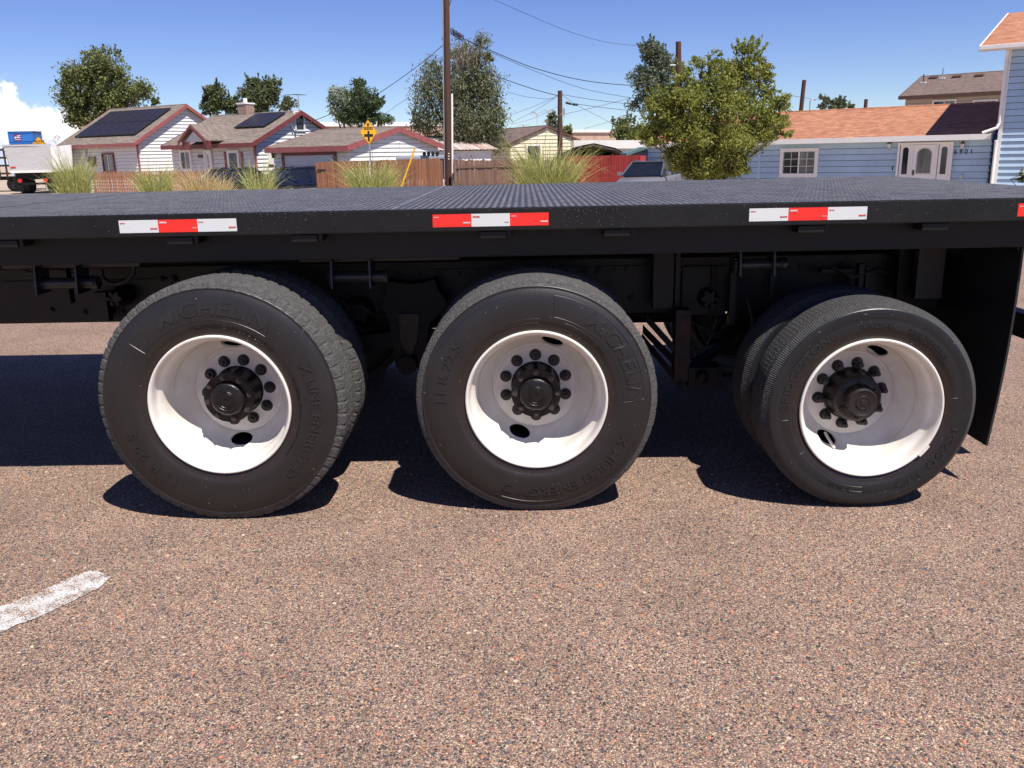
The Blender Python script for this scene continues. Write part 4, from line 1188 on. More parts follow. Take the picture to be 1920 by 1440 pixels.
def solar(h, fr, ze, zr, W, corners, cols, rows, ov=.45):
    sf = slope_frame(ze, zr, W, ov)
    c = [local_hit(fr @ sf, 2, .15, *q) for q in corners]
    x0 = (c[0].x + c[3].x) / 2; x1 = (c[1].x + c[2].x) / 2; y0 = (c[0].y + c[1].y) / 2; y1 = (c[2].y + c[3].y) / 2
    eul = sf.to_euler()
    for i in range(cols):
        for j in range(rows):
            o = bpy.data.objects.new('solar_panel', None); C.objects.link(o); o.parent = h
            wx, wy = (x1 - x0) / cols, (y1 - y0) / rows
            o.location = sf @ Vector((x0 + wx * i, y0 + wy * j, .14)); o.rotation_euler = eul
            MB().box(.01, wx - .012, .015, wy - .02, 0, .035).build('panel_frame', M['solar_frame'], o)
            MB().box(.03, wx - .03, .035, wy - .04, .036, .040).build('solar_cells', M['solar'], o)
solar(h1, f1, ze1, zr1, W1, ((142, 257), (255, 252), (320, 202), (205, 210)), 7, 2)
sf = slope_frame(ze1, zr1, W1, .45)
print('house1', L1, W1, ze1, zr1)

# --- middle house with the porch gable
b2, L2, W2, ze2, zr2, f2 = fitted((479, 265), 45.5, -30, 1, 320, (559, 213), None)
h2 = house('house', 'white sided house with a small porch gable, shutters and a brick chimney', 'house', b2, R(-30), 1, L2, W2, ze2, zr2, M['siding'], M['shingle_brown'], M['dark_maroon'], rake=.25)
print('house2', L2, W2, ze2, zr2)
solar(h2, f2, ze2, zr2, W2, ((445, 239), (501, 237), (530, 211), (475, 213)), 4, 1)
win_px(h2, f2, 341, 360, 286, 316, m='white_trim', trim=.12)
win_px(h2, f2, 431, 449, 287, 318, m='white_trim', trim=.14, cols=1, rows=2)
for x0, x1 in ((421, 428), (452, 459)):
    a = on_front(f2, x0, 285); b = on_front(f2, x1, 320); sh_ = MB()
    sh_.box(a.x, b.x, -.07, -.03, b.z, a.z)
    for k in range(8): sh_.box(a.x + .05, b.x - .05, -.085, -.07, b.z + (a.z - b.z) * (k + .25) / 8, b.z + (a.z - b.z) * (k + .7) / 8)
    sh_.build('shutter', M['maroon'], h2)
a = on_front(f2, 387, 285); b = on_front(f2, 400, 330)
d2 = bpy.data.objects.new('door', None); C.objects.link(d2); d2.parent = h2; d2.location = (a.x, -.035, b.z)
Wd = b.x - a.x; Hd = a.z - b.z
mb = MB(); mb.box(-.12, 0, -.09, -.02, 0, Hd + .1); mb.box(Wd, Wd + .12, -.09, -.02, 0, Hd + .1); mb.box(0, Wd, -.09, -.02, Hd, Hd + .1); mb.build('door_frame', M['white_trim'], d2)
MB().box(0, Wd, -.05, -.02, 0, Hd).build('door_leaf', M['white_trim'], d2)
MB().box(.14, Wd - .14, -.062, -.051, Hd * .52, Hd - .14).build('pane', M['curtain_glass'], d2); MB().box(.14, Wd - .14, -.062, -.051, .2, Hd * .48).build('lower_pane', M['dark_maroon'], d2)
p = on_front(f2, 378, 293); MB().box(p.x - .22, p.x + .22, -.06, -.03, p.z - .08, p.z + .08).build('house_number_plate', M['brown_trim'], h2)
MB().box(-.16, .0, -.05, .16, GZ - b2.z, ze2 - .1).build('corner_post', M['maroon'], h2)
# porch gable
def porch():
    a = local_hit(f2, 1, -1.3, 339, 271); b = local_hit(f2, 1, -1.3, 388, 271); c = local_hit(f2, 1, -1.3, 357, 243)
    x0, x1 = a.x - .1, b.x - .1; xm = (x0 + x1) / 2; yo = -1.3; z0 = a.z; zt = c.z
    mb = MB(); mb.prism([(x0 + .25, yo + .15, z0 + .12), (x1 - .25, yo + .15, z0 + .12), (xm, yo + .15, zt - .08)], (0, .1, 0)); mb.build('porch_gable', M['siding'], h2)
    lp = MB()
    for k in range(5):
        t0, t1 = k / 5, (k + 1) / 5; hw = (x1 - x0) / 2 - .25
        lap(lp, (xm - hw * (1 - t0), yo + .15, z0 + .12 + (zt - z0 - .2) * t0), (xm + hw * (1 - t0), yo + .15, z0 + .12 + (zt - z0 - .2) * t0), (xm - hw * (1 - t1), yo + .15, z0 + .12 + (zt - z0 - .2) * t1), (xm + hw * (1 - t1), yo + .15, z0 + .12 + (zt - z0 - .2) * t1), (0, -1, 0), .03)
    lp.build('siding', M['siding'], h2, kind='stuff')
    for s_ in (-1, 1):
        e = Vector((xm + s_ * (x1 - x0) / 2 * 1.08, yo, z0 - .03)); t = Vector((xm, yo, zt + .07))
        MB().prism([e, t, t + Vector((0, 0, .16)), e + Vector((0, 0, .16))], (0, -.05, 0)).build('rake_fascia', M['dark_maroon'], h2)
        MB().prism([e + Vector((0, 0, .16)), t + Vector((0, 0, .16)), t + Vector((0, 0, .22)), e + Vector((0, 0, .22))], (0, 3.9, 0)).build('porch_roof', M['shingle_brown'], h2)
    for x in (x0 + .12, x1 - .25):
        MB().box(x - .02, x + .5, yo + .08, yo + .14, z0 - .28, z0 + .12).build('bracket', M['dark_maroon'], h2)
porch()
# chimney: bricks proud of mortar
q = local_hit(f2, 1, W2 / 2 + .2, 461, 205)
ch = bpy.data.objects.new('chimney', None); C.objects.link(ch); ch.parent = h2; ch.location = (q.x, W2 / 2 + .2, zr2 - .3)
MB().box(-.30, .30, -.30, .30, 0, .95).build('mortar_core', M['garage_door'], ch)
for r_ in range(11):
    for k in range(3):
        off = .1 if r_ % 2 else 0
        x = -.31 + k * .21 + off * .5
        MB().box(x, x + .19, -.325, -.30, .02 + r_ * .084, .085 + r_ * .084).build('brick', M['brick'], ch)
        MB().box(.30, .325, -.31 + k * .21, -.31 + k * .21 + .19, .02 + r_ * .084, .085 + r_ * .084).build('brick', M['brick'], ch)
MB().box(-.36, .36, -.36, .36, .95, 1.03).build('chimney_cap', M['white_wall'], ch)
MB().tube([(0, 0, 1.03), (0, 0, 1.28)], .12, n=12).build('flue', M['white_wall'], ch)
# television aerial on the ridge
mb = MB(); mb.tube([(0.1, W2 / 2, zr2), (.1, W2 / 2, zr2 + 1.0)], .02, n=5)
for k in range(5): mb.tube([(-.35 + k * .04, W2 / 2 - .35 + k * .18, zr2 + .95), (.4, W2 / 2 - .35 + k * .18, zr2 + .95)], .010, n=4)
mb.tube([(.1, W2 / 2 - .5, zr2 + .95), (.1, W2 / 2 + .5, zr2 + .95)], .012, n=4); mb.build('aerial', M['galv'], h2)
# gable details
g = lambda px, py: local_hit(f2, 0, 0, px, py)
p = g(560, 227); framed_window(h2, p.y - .3, p.y + .3, p.z - .45, p.z + .45, y=.03, axis='y', m='white_trim', trim=.07, cols=1, name='gable_vent')
mb = MB(); p0, p1, p2 = g(545, 240), g(551, 246), g(560, 262)
for q_ in (p0, p1): mb.tube([(.05, q_.y, q_.z), (.18, q_.y, q_.z)], .06, n=8)
mb.tube([(.07, p0.y, p0.z), (.07, p1.y, p1.z), (.07, p1.y, p1.z - 2)], .02, n=5); mb.build('service_drop_fittings', M['galv'], h2)

# --- garage
b3, L3, W3, ze3, zr3, f3 = fitted((655, 275), 42, -30, 1, 512, (742, 243), None)
h3 = house('garage', 'low detached garage with brown shingles, maroon fascia and a wide pale door', 'garage', b3, R(-30), 1, L3, W3, ze3, zr3, M['siding'], M['shingle_brown'], M['maroon'], fascia=.24, ov=.35, rake=.2)
print('garage', L3, W3, ze3, zr3)
a = on_front(f3, 535, 292); b = on_front(f3, 632, 350)
gd = bpy.data.objects.new('garage_door', None); C.objects.link(gd); gd.parent = h3; gd.location = (a.x, -.035, GZ - b3.z)
Wd = b.x - a.x; Hd = a.z - (GZ - b3.z)
mb = MB(); mb.box(-.14, 0, -.10, -.01, 0, Hd + .14); mb.box(Wd, Wd + .14, -.10, -.01, 0, Hd + .14); mb.box(0, Wd, -.10, -.01, Hd, Hd + .14); mb.build('door_frame', M['dark_maroon'], gd)
for k in range(4): MB().bbox(.01, Wd - .01, -.055, -.02, Hd * k / 4 + .005, Hd * (k + 1) / 4 - .008, .006).build('door_panel', M['garage_door'], gd)
p = on_front(f3, 515, 291); mb = MB(); mb.tube([(p.x, -.12, p.z - .14), (p.x, -.12, p.z + .12)], [.05, .09], n=8); mb.build('wall_lantern', M['lantern'], h3)
p = local_hit(f2, 0, 0, 506, 297); MB().box(.03, .10, p.y - .18, p.y + .18, p.z - .3, p.z + .3).build('utility_box', M['plastic_white'], h2)

# --- white shed with a rusty corrugated roof
def shed():
    Y = 50; p = at(805, 284, Y); base = Vector((p.x, p.y, GZ)); rz = R(24); fr = Matrix.Translation(base) @ Matrix.Rotation(rz, 4, 'Z')
    ze = p.z - GZ
    L = local_hit(fr, 1, 0, 921, 285).x; q = local_hit(fr, 0, 0, 761, 263); W = 2 * q.y; zr = q.z
    h = thing('shed', 'white shed with a rust-streaked corrugated metal roof behind the brown fence', 'shed', base, rz)
    MB().prism([(.0, 0, 0), (0, W, 0), (0, W, ze), (0, W / 2, zr), (0, 0, ze)], (L, 0, 0)).build('wall', M['white_wall'], h)
    MB().prism([(-.03, W * .14, 0), (-.03, W * .86, 0), (-.03, W * .86, ze), (-.03, W / 2, zr - .35), (-.03, W * .14, ze)], (.02, 0, 0)).build('gable_panel', M['grey_wall'], h)
    for s_ in (0, 1):
        e = Vector((-.3, -.3 if s_ == 0 else W + .3, ze - .12)); t = Vector((-.3, W / 2, zr + .05))
        MB().prism([e, t, t + Vector((0, 0, .20)), e + Vector((0, 0, .20))], (-.05, 0, 0)).build('rake_board', M['white_trim'], h)
        n = 60; vs = []; fs = []
        for i in range(n + 1):
            x = -.3 + (L + .6) * i / n; dz = .035 if i % 3 == 0 else 0
            vs += [tuple(e + Vector((x + .3, 0, dz + .17))), tuple(t + Vector((x + .3, 0, dz + .17)))]
        for i in range(n): fs.append((2 * i, 2 * i + 2, 2 * i + 3, 2 * i + 1))
        MB().add(vs, fs).build('corrugated_roof', M['rusty_tin'], h)
    r_ = random.Random(2); mb = MB()
    for k in range(16):
        x = r_.uniform(.5, L - .3); z = ze - r_.uniform(.1, .9); s = r_.uniform(.03, .10)
        mb.prism([(x, -.012, z), (x + s, -.012, z + .02), (x + s * .7, -.012, z + s * 1.4), (x - s * .3, -.012, z + s * .8)], (0, .008, 0))
    mb.build('peeling_patches', M['grey_wall'], h, kind='stuff')
    p = local_hit(fr, 0, 0, 760, 273); MB().tube([(-.15, p.y, p.z), (-.03, p.y, p.z)], .14, n=10).build('vent_cap', M['galv'], h)
shed()

# --- cream gabled house
b4, L4, W4, ze4, zr4, f4 = fitted((957, 271), 62, -62, 1, 900, (1026, 239), None)
L4 = 11.0
h4 = house('house', 'cream house with a brown roof, its gable showing behind the middle utility pole', 'house', b4, R(-62), 1, L4, W4, ze4, zr4, M['siding_yellow'], M['shingle_dark'], M['brown_trim'], board=.25, fascia=.12, rake=.12)
p = local_hit(f4, 0, 0, 1000, 285); framed_window(h4, p.y - .5, p.y + .5, p.z - .6, p.z + .4, y=.03, axis='y', m='white_trim', cols=1)
print('house4', L4, W4, ze4, zr4)

# --- far warehouses, white trailer building, carport, teal lean-to
def boxed(name, label, cat, px0, px1, py_top, Y0, Y1, depth, m, cap=None, m_cap=None, h_cap=.5, seams_=0):
    a = at(px0, py_top, Y0); b = at(px1, py_top, Y1)
    d = Vector((b.x - a.x, b.y - a.y, 0)); L = d.length; rz = math.atan2(d.y, d.x)
    h = thing(name, label, cat, (a.x, a.y, GZ), rz)
    zt0 = a.z - GZ; zt1 = b.z - GZ
    mb = MB(); mb.hexa([(0, 0, 0), (L, 0, 0), (L, depth, 0), (0, depth, 0)], [(0, 0, zt0 - h_cap), (L, 0, zt1 - h_cap), (L, depth, zt1 - h_cap), (0, depth, zt0 - h_cap)]); mb.build('wall', m, h)
    mb = MB(); mb.hexa([(-.2, -.2, zt0 - h_cap), (L + .2, -.2, zt1 - h_cap), (L + .2, depth, zt1 - h_cap), (-.2, depth, zt0 - h_cap)], [(-.2, -.2, zt0), (L + .2, -.2, zt1), (L + .2, depth, zt1), (-.2, depth, zt0)]); mb.build('roof', m_cap or m, h)
    for k in range(seams_):
        x = L * (k + .5) / seams_; MB().box(x - .03, x + .03, -.03, .0, 0, min(zt0, zt1) - h_cap).build('wall_rib', m, h)
    return h
boxed('warehouse', 'long low warehouse with a white roof edge far beyond the garage', 'warehouse', 570, 905, 229, 120, 140, 25, M['warehouse'], m_cap=M['white_wall'], h_cap=.55, seams_=20)
boxed('warehouse', 'pinkish stained warehouse wall seen beyond the carport', 'warehouse', 1052, 1250, 243, 115, 115, 20, M['warehouse'], m_cap=M['white_wall'], h_cap=.35, seams_=14)
boxed('trailer_home', 'long white mobile building behind the black carport', 'building', 1082, 1235, 263, 57, 57, 4, M['white_wall'], m_cap=M['white_trim'], h_cap=.5, seams_=16)
def carport():
    Y = 47; a = at(1040, 300, Y); b = at(1182, 300, Y)
    h = thing('carport', 'black tarp-covered arched carport rising behind the red fence', 'carport', (a.x, Y, GZ), 0)
    W = b.x - a.x
    pr_ = [(0, 0), (.0, 1.55), (.35, 1.95), (W * .35, 2.45), (W * .52, 2.60), (W * .8, 2.30), (W - .25, 1.95), (W, 1.4), (W, 0)]
    zt = at(1130, 268, Y).z - GZ; k = zt / 2.60
    pr_ = [(x, z * k) for x, z in pr_]
    inner = [(min(max(x, .08), W - .08), max(0, z - (.08 if z > .5 else 0))) for x, z in pr_]
    vs = []; fs = []
    for yy in (0, 5.5):
        vs += [(x, yy, z) for x, z in pr_] ; vs += [(x, yy, z) for x, z in inner]
    n = len(pr_)
    for i in range(n - 1):
        fs += [(i, i + 1, 2 * n + i + 1, 2 * n + i), (n + i, 3 * n + i, 3 * n + i + 1, n + i + 1), (i, n + i, n + i + 1, i + 1)]
    MB().add(vs, fs).build('canopy', M['tarp'], h)
    MB().add([(x, 5.45, z) for x, z in inner], [tuple(range(n))]).build('rear_curtain', M['tarp'], h)
    for j in range(4):
        MB().tube([(x, .05 + j * 1.7, z) for x, z in inner], .03, n=6).build('frame_hoop', M['galv'], h)
carport()
def leanto():
    Y = 40; a = at(1180, 300, Y); b = at(1240, 300, Y); h = thing('lean_to', 'small lean-to with a dull teal sloping roof beside the red gate', 'lean-to', (a.x, Y, GZ), 0)
    W = b.x - a.x; zl = at(1186, 290, Y).z - GZ; zh = at(1215, 280, Y).z - GZ
    MB().prism([(0, 0, 0), (W, 0, 0), (W, 0, zh), (W * .5, 0, zh), (0, 0, zl)], (0, 2.2, 0)).build('wall', M['grey_wall'], h)
    MB().prism([(-.15, -.15, zl - .05), (W * .5, -.15, zh), (W + .1, -.15, zh), (W + .1, -.15, zh + .12), (W * .5, -.15, zh + .12), (-.15, -.15, zl + .07)], (0, 2.5, 0)).build('roof', M['teal_tarp'], h)
leanto()

# --- long blue house
TH = -36
b5, L5, W5, ze5, zr5, f5 = fitted((1860, 252), 31, TH, 1, 1216, None, None)
q = local_hit(f5, 1, 3.6, 1758, 199)
W5 = 7.2; zr5 = q.z - .1; 
h5 = house('house', 'long pale blue house with an orange shingle roof and a white front door', 'house', b5, R(TH), 1, L5, W5, ze5, zr5, M['siding_blue'], M['shingle_orange'], M['white_trim'], ov=.4, rake=.0, board=.215, single=True, fascia=.17)
print('house5', L5, W5, ze5, zr5)
win_px(h5, f5, 1471, 1527, 285, 325, m='white_trim', trim=.13, cols=2, gridlines=1)
def front_door():
    a = on_front(f5, 1686, 268); b = on_front(f5, 1781, 350); x0, x1 = a.x, b.x; zt = a.z
    d = bpy.data.objects.new('front_door', None); C.objects.link(d); d.parent = h5; d.location = (x0, -.045, GZ - b5.z)
    W = x1 - x0; H = zt - (GZ - b5.z)
    mb = MB(); mb.box(-.0, .07, -.10, 0, 0, H); mb.box(W - .07, W, -.10, 0, 0, H); mb.box(.07, W - .07, -.10, 0, H - .07, H); mb.box(W * .26, W * .29, -.09, 0, 0, H - .07); mb.box(W * .71, W * .74, -.09, 0, 0, H - .07); mb.build('door_frame', M['white_trim'], d)
    MB().bbox(W * .29, W * .71, -.07, -.02, 0, H - .08, .008).build('door_leaf', M['white_trim'], d)
    for u0, u1 in ((.04, .26), (.74, .96)): MB().box(W * u0 + .02, W * u1, -.05, -.01, 0, H - .07).build('sidelight_panel', M['white_trim'], d)
    def arched(uc, hw, z0, z1, y, nm, m):
        xc = W * uc; n = 14; pts = [(xc - hw, y, z0), (xc + hw, y, z0)]
        for k in range(n + 1):
            t = math.pi * k / n; pts.append((xc + hw * math.cos(t), y, z1 - hw * .9 + hw * .9 * math.sin(t)))
        MB().prism(pts, (0, .012, 0)).build(nm, M[m], d)
    arched(.5, W * .145, H * .42, H - .18, -.072, 'glass_surround', 'garage_door'); arched(.5, W * .125, H * .44, H - .21, -.080, 'pane', 'curtain_glass')
    arched(.15, W * .052, H * .42, H - .16, -.056, 'pane', 'glass'); arched(.85, W * .052, H * .42, H - .16, -.056, 'pane', 'glass')
    MB().lathe([(.0, -.05), (.03, -.045), (.03, 0)], n=10, c=(W * .325, -.07, H * .46)).build('handle', M['lantern'], d)
    MB().box(W * .31, W * .34, -.085, -.07, H * .40, H * .5).build('lock_plate', M['lantern'], d)
front_door()
for px in (1669, 1806):
    p = on_front(f5, px, 273); mb = MB()
    mb.tube([(p.x, -.13, p.z - .13), (p.x, -.13, p.z + .08)], [.045, .075], n=6, smooth=False); mb.tube([(p.x, -.13, p.z + .08), (p.x, -.13, p.z + .15)], [.085, .01], n=6, smooth=False); mb.box(p.x - .012, p.x + .012, -.13, 0, p.z + .12, p.z + .14)
    w = bpy.data.objects.new('wall_lantern', None); C.objects.link(w); w.parent = h5
    mb.build('lantern_cage', M['lantern'], w); MB().tube([(p.x, -.13, p.z - .11), (p.x, -.13, p.z + .06)], [.048, .073], n=6, smooth=False).build('lantern_glass', M['lamp_clear'], w)
p = on_front(f5, 1789, 289); mb = MB(); 
for i, c_ in enumerate('6901'):
    flat_text(mb, c_, .20, (p.x + i * .165, -.03, p.z - .03), (1, 0, 0), (0, 0, 1), (0, -1, 0), bold=.004, t=.006)
mb.build('house_number', M['sign_black'], h5)
p = on_front(f5, 1674, 314); MB().box(p.x - .02, p.x + .02, -.03, -.015, p.z - .10, p.z + .08).build('bell_plate', M['sign_black'], h5)
for px in (1424, 1244):
    p = on_front(f5, px, 300); MB().box(p.x - .05, p.x + .05, -.03, -.015, GZ - b5.z, ze5).build('corner_board', M['siding_blue' if px > 1300 else 'white_trim'], h5)
p = on_front(f5, 1803, 331); mb = MB(); mb.tube([(p.x, -.1, p.z), (p.x, -.03, p.z)], .06, n=10); mb.tube([(p.x, -.08, p.z - .05), (p.x, -.08, p.z + .08)], .015, n=6); mb.build('hose_bib', M['galv'], h5)
sfr = slope_frame(ze5, zr5, W5, .4)

# --- tall blue house
b6 = Vector((b5.x, b5.y, GZ)); 
f6 = Matrix.Translation(b6) @ Matrix.Rotation(R(TH), 4, 'Z')
c6 = local_hit(f6, 1, -.35, 1878, 200)
fr6 = f6 @ Matrix.Translation((c6.x, -.35, 0)); b6 = fr6.translation
ze6 = local_hit(fr6, 1, 0, 1884, 88).z
L6, W6 = 9.0, 8.56
zr6 = ze6 + 2.6
h6 = thing('house', 'tall two-storey pale blue house with an orange roof at the edge of the photo', 'house', b6, R(TH))
MB().box(.02, L6, .02, W6, GZ - b6.z, ze6).build('wall', M['gap_shade'], h6)  # dark core, shade lines of the boards painted by its colour
nb = int(ze6 / .205)
for i in range(nb + 1):
    z0 = i * .205; zt = min(z0 + .205, ze6)
    mb = MB(); lap(mb, (0, 0, z0), (L6, 0, z0), (0, 0, zt), (L6, 0, zt), (0, -1, 0)); mb.build('siding_board', M['siding_blue'], h6)
    mb = MB(); lap(mb, (0, 0, z0), (0, W6, z0), (0, 0, zt), (0, W6, zt), (-1, 0, 0)); mb.build('siding_board', M['siding_blue'], h6)
sl6 = R(17.7); ov6 = .42
o = MB().box(-.75, L6, 0, (W6 / 2 + ov6) / math.cos(sl6), 0, .07).build('roof_slope', M['shingle_orange'], h6); o.location = (0, -ov6, ze6 - .02); o.rotation_euler = (sl6, 0, 0)
o = MB().box(.75, -L6, 0, (W6 / 2 + ov6) / math.cos(sl6), 0, .07).build('roof_slope', M['shingle_orange'], h6); o.location = (0, W6 + ov6, ze6 - .02); o.rotation_euler = (sl6, 0, math.pi)
MB().bbox(-.78, L6, -ov6 - .11, -ov6 + .0, ze6 - .09, ze6 + .05, .02).build('gutter', M['white_trim'], h6)
MB().box(-.75, L6, -ov6, 0, ze6 - .10, ze6 - .07).build('soffit', M['white_trim'], h6)
zrk = ze6 + (W6 / 2 + ov6) * math.tan(sl6)
for s_ in (0, 1):
    ye = -ov6 if s_ == 0 else W6 + ov6
    MB().prism([(-.80, ye, ze6 - .14), (-.80, W6 / 2, zrk - .14), (-.80, W6 / 2, zrk + .06), (-.80, ye, ze6 + .06)], (.04, 0, 0)).build('rake_fascia', M['white_trim'], h6)
MB().prism([(-.01, 0, ze6), (-.01, W6, ze6), (-.01, W6 / 2, ze6 + W6 / 2 * math.tan(sl6))], (.1, 0, 0)).build('gable', M['siding_blue'], h6)
MB().box(.0, .12, -.055, -.02, 0, ze6 - .09).build('corner_board', M['white_trim'], h6)
zl = ze5
MB().tube([(.02, -.15, ze6 - .12), (.0, -.11, ze6 - .35), (.0, -.09, zl + .35), (-.05, -.16, zl + .2), (-.45, -.25, zl + .05)], .05, n=8, smooth=False).build('downspout', M['white_trim'], h6)
MB().tube([(-.02, -.15, zl - .2), (-.02, -.12, zl - .4), (-.02, -.12, .0)], .05, n=8, smooth=False).build('downspout', M['white_trim'], h6)

# --- brown roofed house beyond
b7, L7, W7, ze7, zr7, f7 = fitted((1960, 165), 62, -40, 1, 1700, None, None)
W7 = 8.5; zr7 = local_hit(f7, 1, W7 / 2, 1760, 142).z - .1
h7 = house('house', 'tan two-storey house with a dark brown roof behind the orange roof', 'house', b7, R(-40), 1, L7, W7, ze7, zr7, M['siding_tan'], M['shingle_dark'], M['brown_trim'], board=.3, fascia=.22, ov=.5)
print('house7', L7, W7, ze7, zr7)
for x0, x1 in ((1752, 1787), (1828, 1864)): win_px(h7, f7, x0, x1, 191, 225, m='white_trim', trim=.12)
sf7 = slope_frame(ze7, zr7, W7, .5)
def roof_bits():
    F = f7 @ sf7
    for px, py, hh in ((1731, 155, .6), (1767, 147, .75)):
        p = local_hit(F, 2, .07, px, py); q = sf7 @ p
        mb = MB(); mb.tube([q, q + Vector((0, 0, hh))], .05, n=8); mb.build('vent_pipe', M['galv' if hh > .7 else 'brown_trim'], h7)
        MB().box(q.x - .2, q.x + .2, q.y - .2, q.y + .2, q.z - .05, q.z + .05).build('pipe_flashing', M['white_trim'], h7)
    for px, py in ((1750, 146), (1794, 144), (1836, 142)):
        q = sf7 @ local_hit(F, 2, .10, px, py); o = MB().bbox(-.3, .3, -.2, .2, -.03, .10, .03).build('roof_vent', M['brown_trim'], h7); o.location = q; o.rotation_euler = (R(20), 0, 0)
roof_bits()
# ------------------------------------------------------------------ fences
def board_fence(label, cat_group, pts, n, m, zt0, zt1, w=.14, gap=.007, jit=.015, rails_front=False, name='board_fence', part='fence_board', pointed=False, seed=1, z0=None, cap=False, posts=True):
    """pts: two ends on the ground plan; every board is a part of its own"""
    a, b = Vector(pts[0]), Vector(pts[1]); d = b - a; L = d.length; rz = math.atan2(d.y, d.x)
    f = thing(name, label, 'fence', (a.x, a.y, GZ), rz, cat_group)
    r_ = random.Random(seed); step = L / n; wd = step - gap if not pointed else step * .72
    me = None
    H = 1.0
    mb = MB()
    if pointed: mb.prism([(0, 0, 0), (wd, 0, 0), (wd, 0, .93), (wd / 2, 0, 1), (0, 0, .93)], (0, -.018, 0))
    else: mb.prism([(0, 0, 0), (wd, 0, 0), (wd, 0, .985), (wd * .85, 0, 1), (wd * .15, 0, 1), (0, 0, .985)], (0, -.018, 0))
    me = mb.mesh(part, m)
    for i in range(n):
        t = i / n; zt = zt0 + (zt1 - zt0) * t - GZ + r_.uniform(-jit, jit)
        inst(part, me, f, loc=(i * step, r_.uniform(-.012, .012), .0), rot=(r_.uniform(-.01, .01), r_.uniform(-.008, .008), 0), scale=(1, 1, zt))
    for hh in (.3, (zt0 + zt1) / 2 - GZ - .3):
        MB().box(0, L, -.062 if rails_front else .0, -.024 if rails_front else .038, hh, hh + .09).build('fence_rail', m, f)
    if posts:
        k = max(2, int(L / 2.4) + 1)
        for i in range(k):
            x = L * i / (k - 1); MB().box(x - .05, x + .05, -.13 if rails_front else .04, -.065 if rails_front else .14, 0, (zt0 + zt1) / 2 - GZ - (.05 if not rails_front else .12)).build('fence_post', m, f)
    return f
A = at(592, 304, 37.2); B = at(826, 297, 36.6)
fe = board_fence('red-brown board fence standing under the yellow crossing sign', None, ((A.x, A.y, 0), (B.x, B.y, 0)), 46, M['fence_wood'], A.z, B.z, seed=3)
for z in (.45, 1.25): MB().box(.05, .40, -.05, -.02, z, z + .07).build('gate_hinge', M['sign_black'], fe)
A = at(849, 300, 37.5); B = at(1062, 299, 42)
board_fence('weathered fence with its rails showing, just past the tall utility pole', None, ((A.x, A.y, 0), (B.x, B.y, 0)), 42, M['fence_grey'], A.z, B.z, rails_front=True, jit=.03, seed=5)
A = at(1060, 292, 40); B = at(1200, 291, 38)
fr_ = board_fence('red painted board fence and gate in front of the carport', None, ((A.x, A.y, 0), (B.x, B.y, 0)), 30, M['fence_red'], A.z, B.z, jit=.02, seed=6)
mb = MB(); lx = (B - A).length; mb.tube([(lx - .35, -.06, 1.05), (lx - .12, -.06, 1.05)], .02, n=6); mb.tube([(lx - .2, -.06, .9), (lx - .2, -.06, 1.2)], .02, n=6); mb.build('gate_latch', M['sign_black'], fr_)
A = at(1200, 292, 37.5); B = at(1213, 292, 37.2)
fg = thing('gate_pier', 'narrow red boxed pier closing the end of the red fence', 'gate post', (A.x, A.y, GZ), 0)
MB().bbox(0, B.x - A.x, 0, .3, 0, A.z - GZ, .01).build('pier_box', M['fence_red'], fg); MB().box(B.x - A.x, B.x - A.x + .09, .02, .12, 0, A.z - GZ + .05).build('gate_frame_post', M['sign_black'], fg)
A = at(172, 320, 43); B = at(430, 320, 42)
board_fence('low picket fence in orange-brown wood before the two white houses', None, ((A.x, A.y, 0), (B.x, B.y, 0)), 78, M['picket'], A.z, B.z, pointed=True, jit=.012, name='picket_fence', part='picket', seed=8)

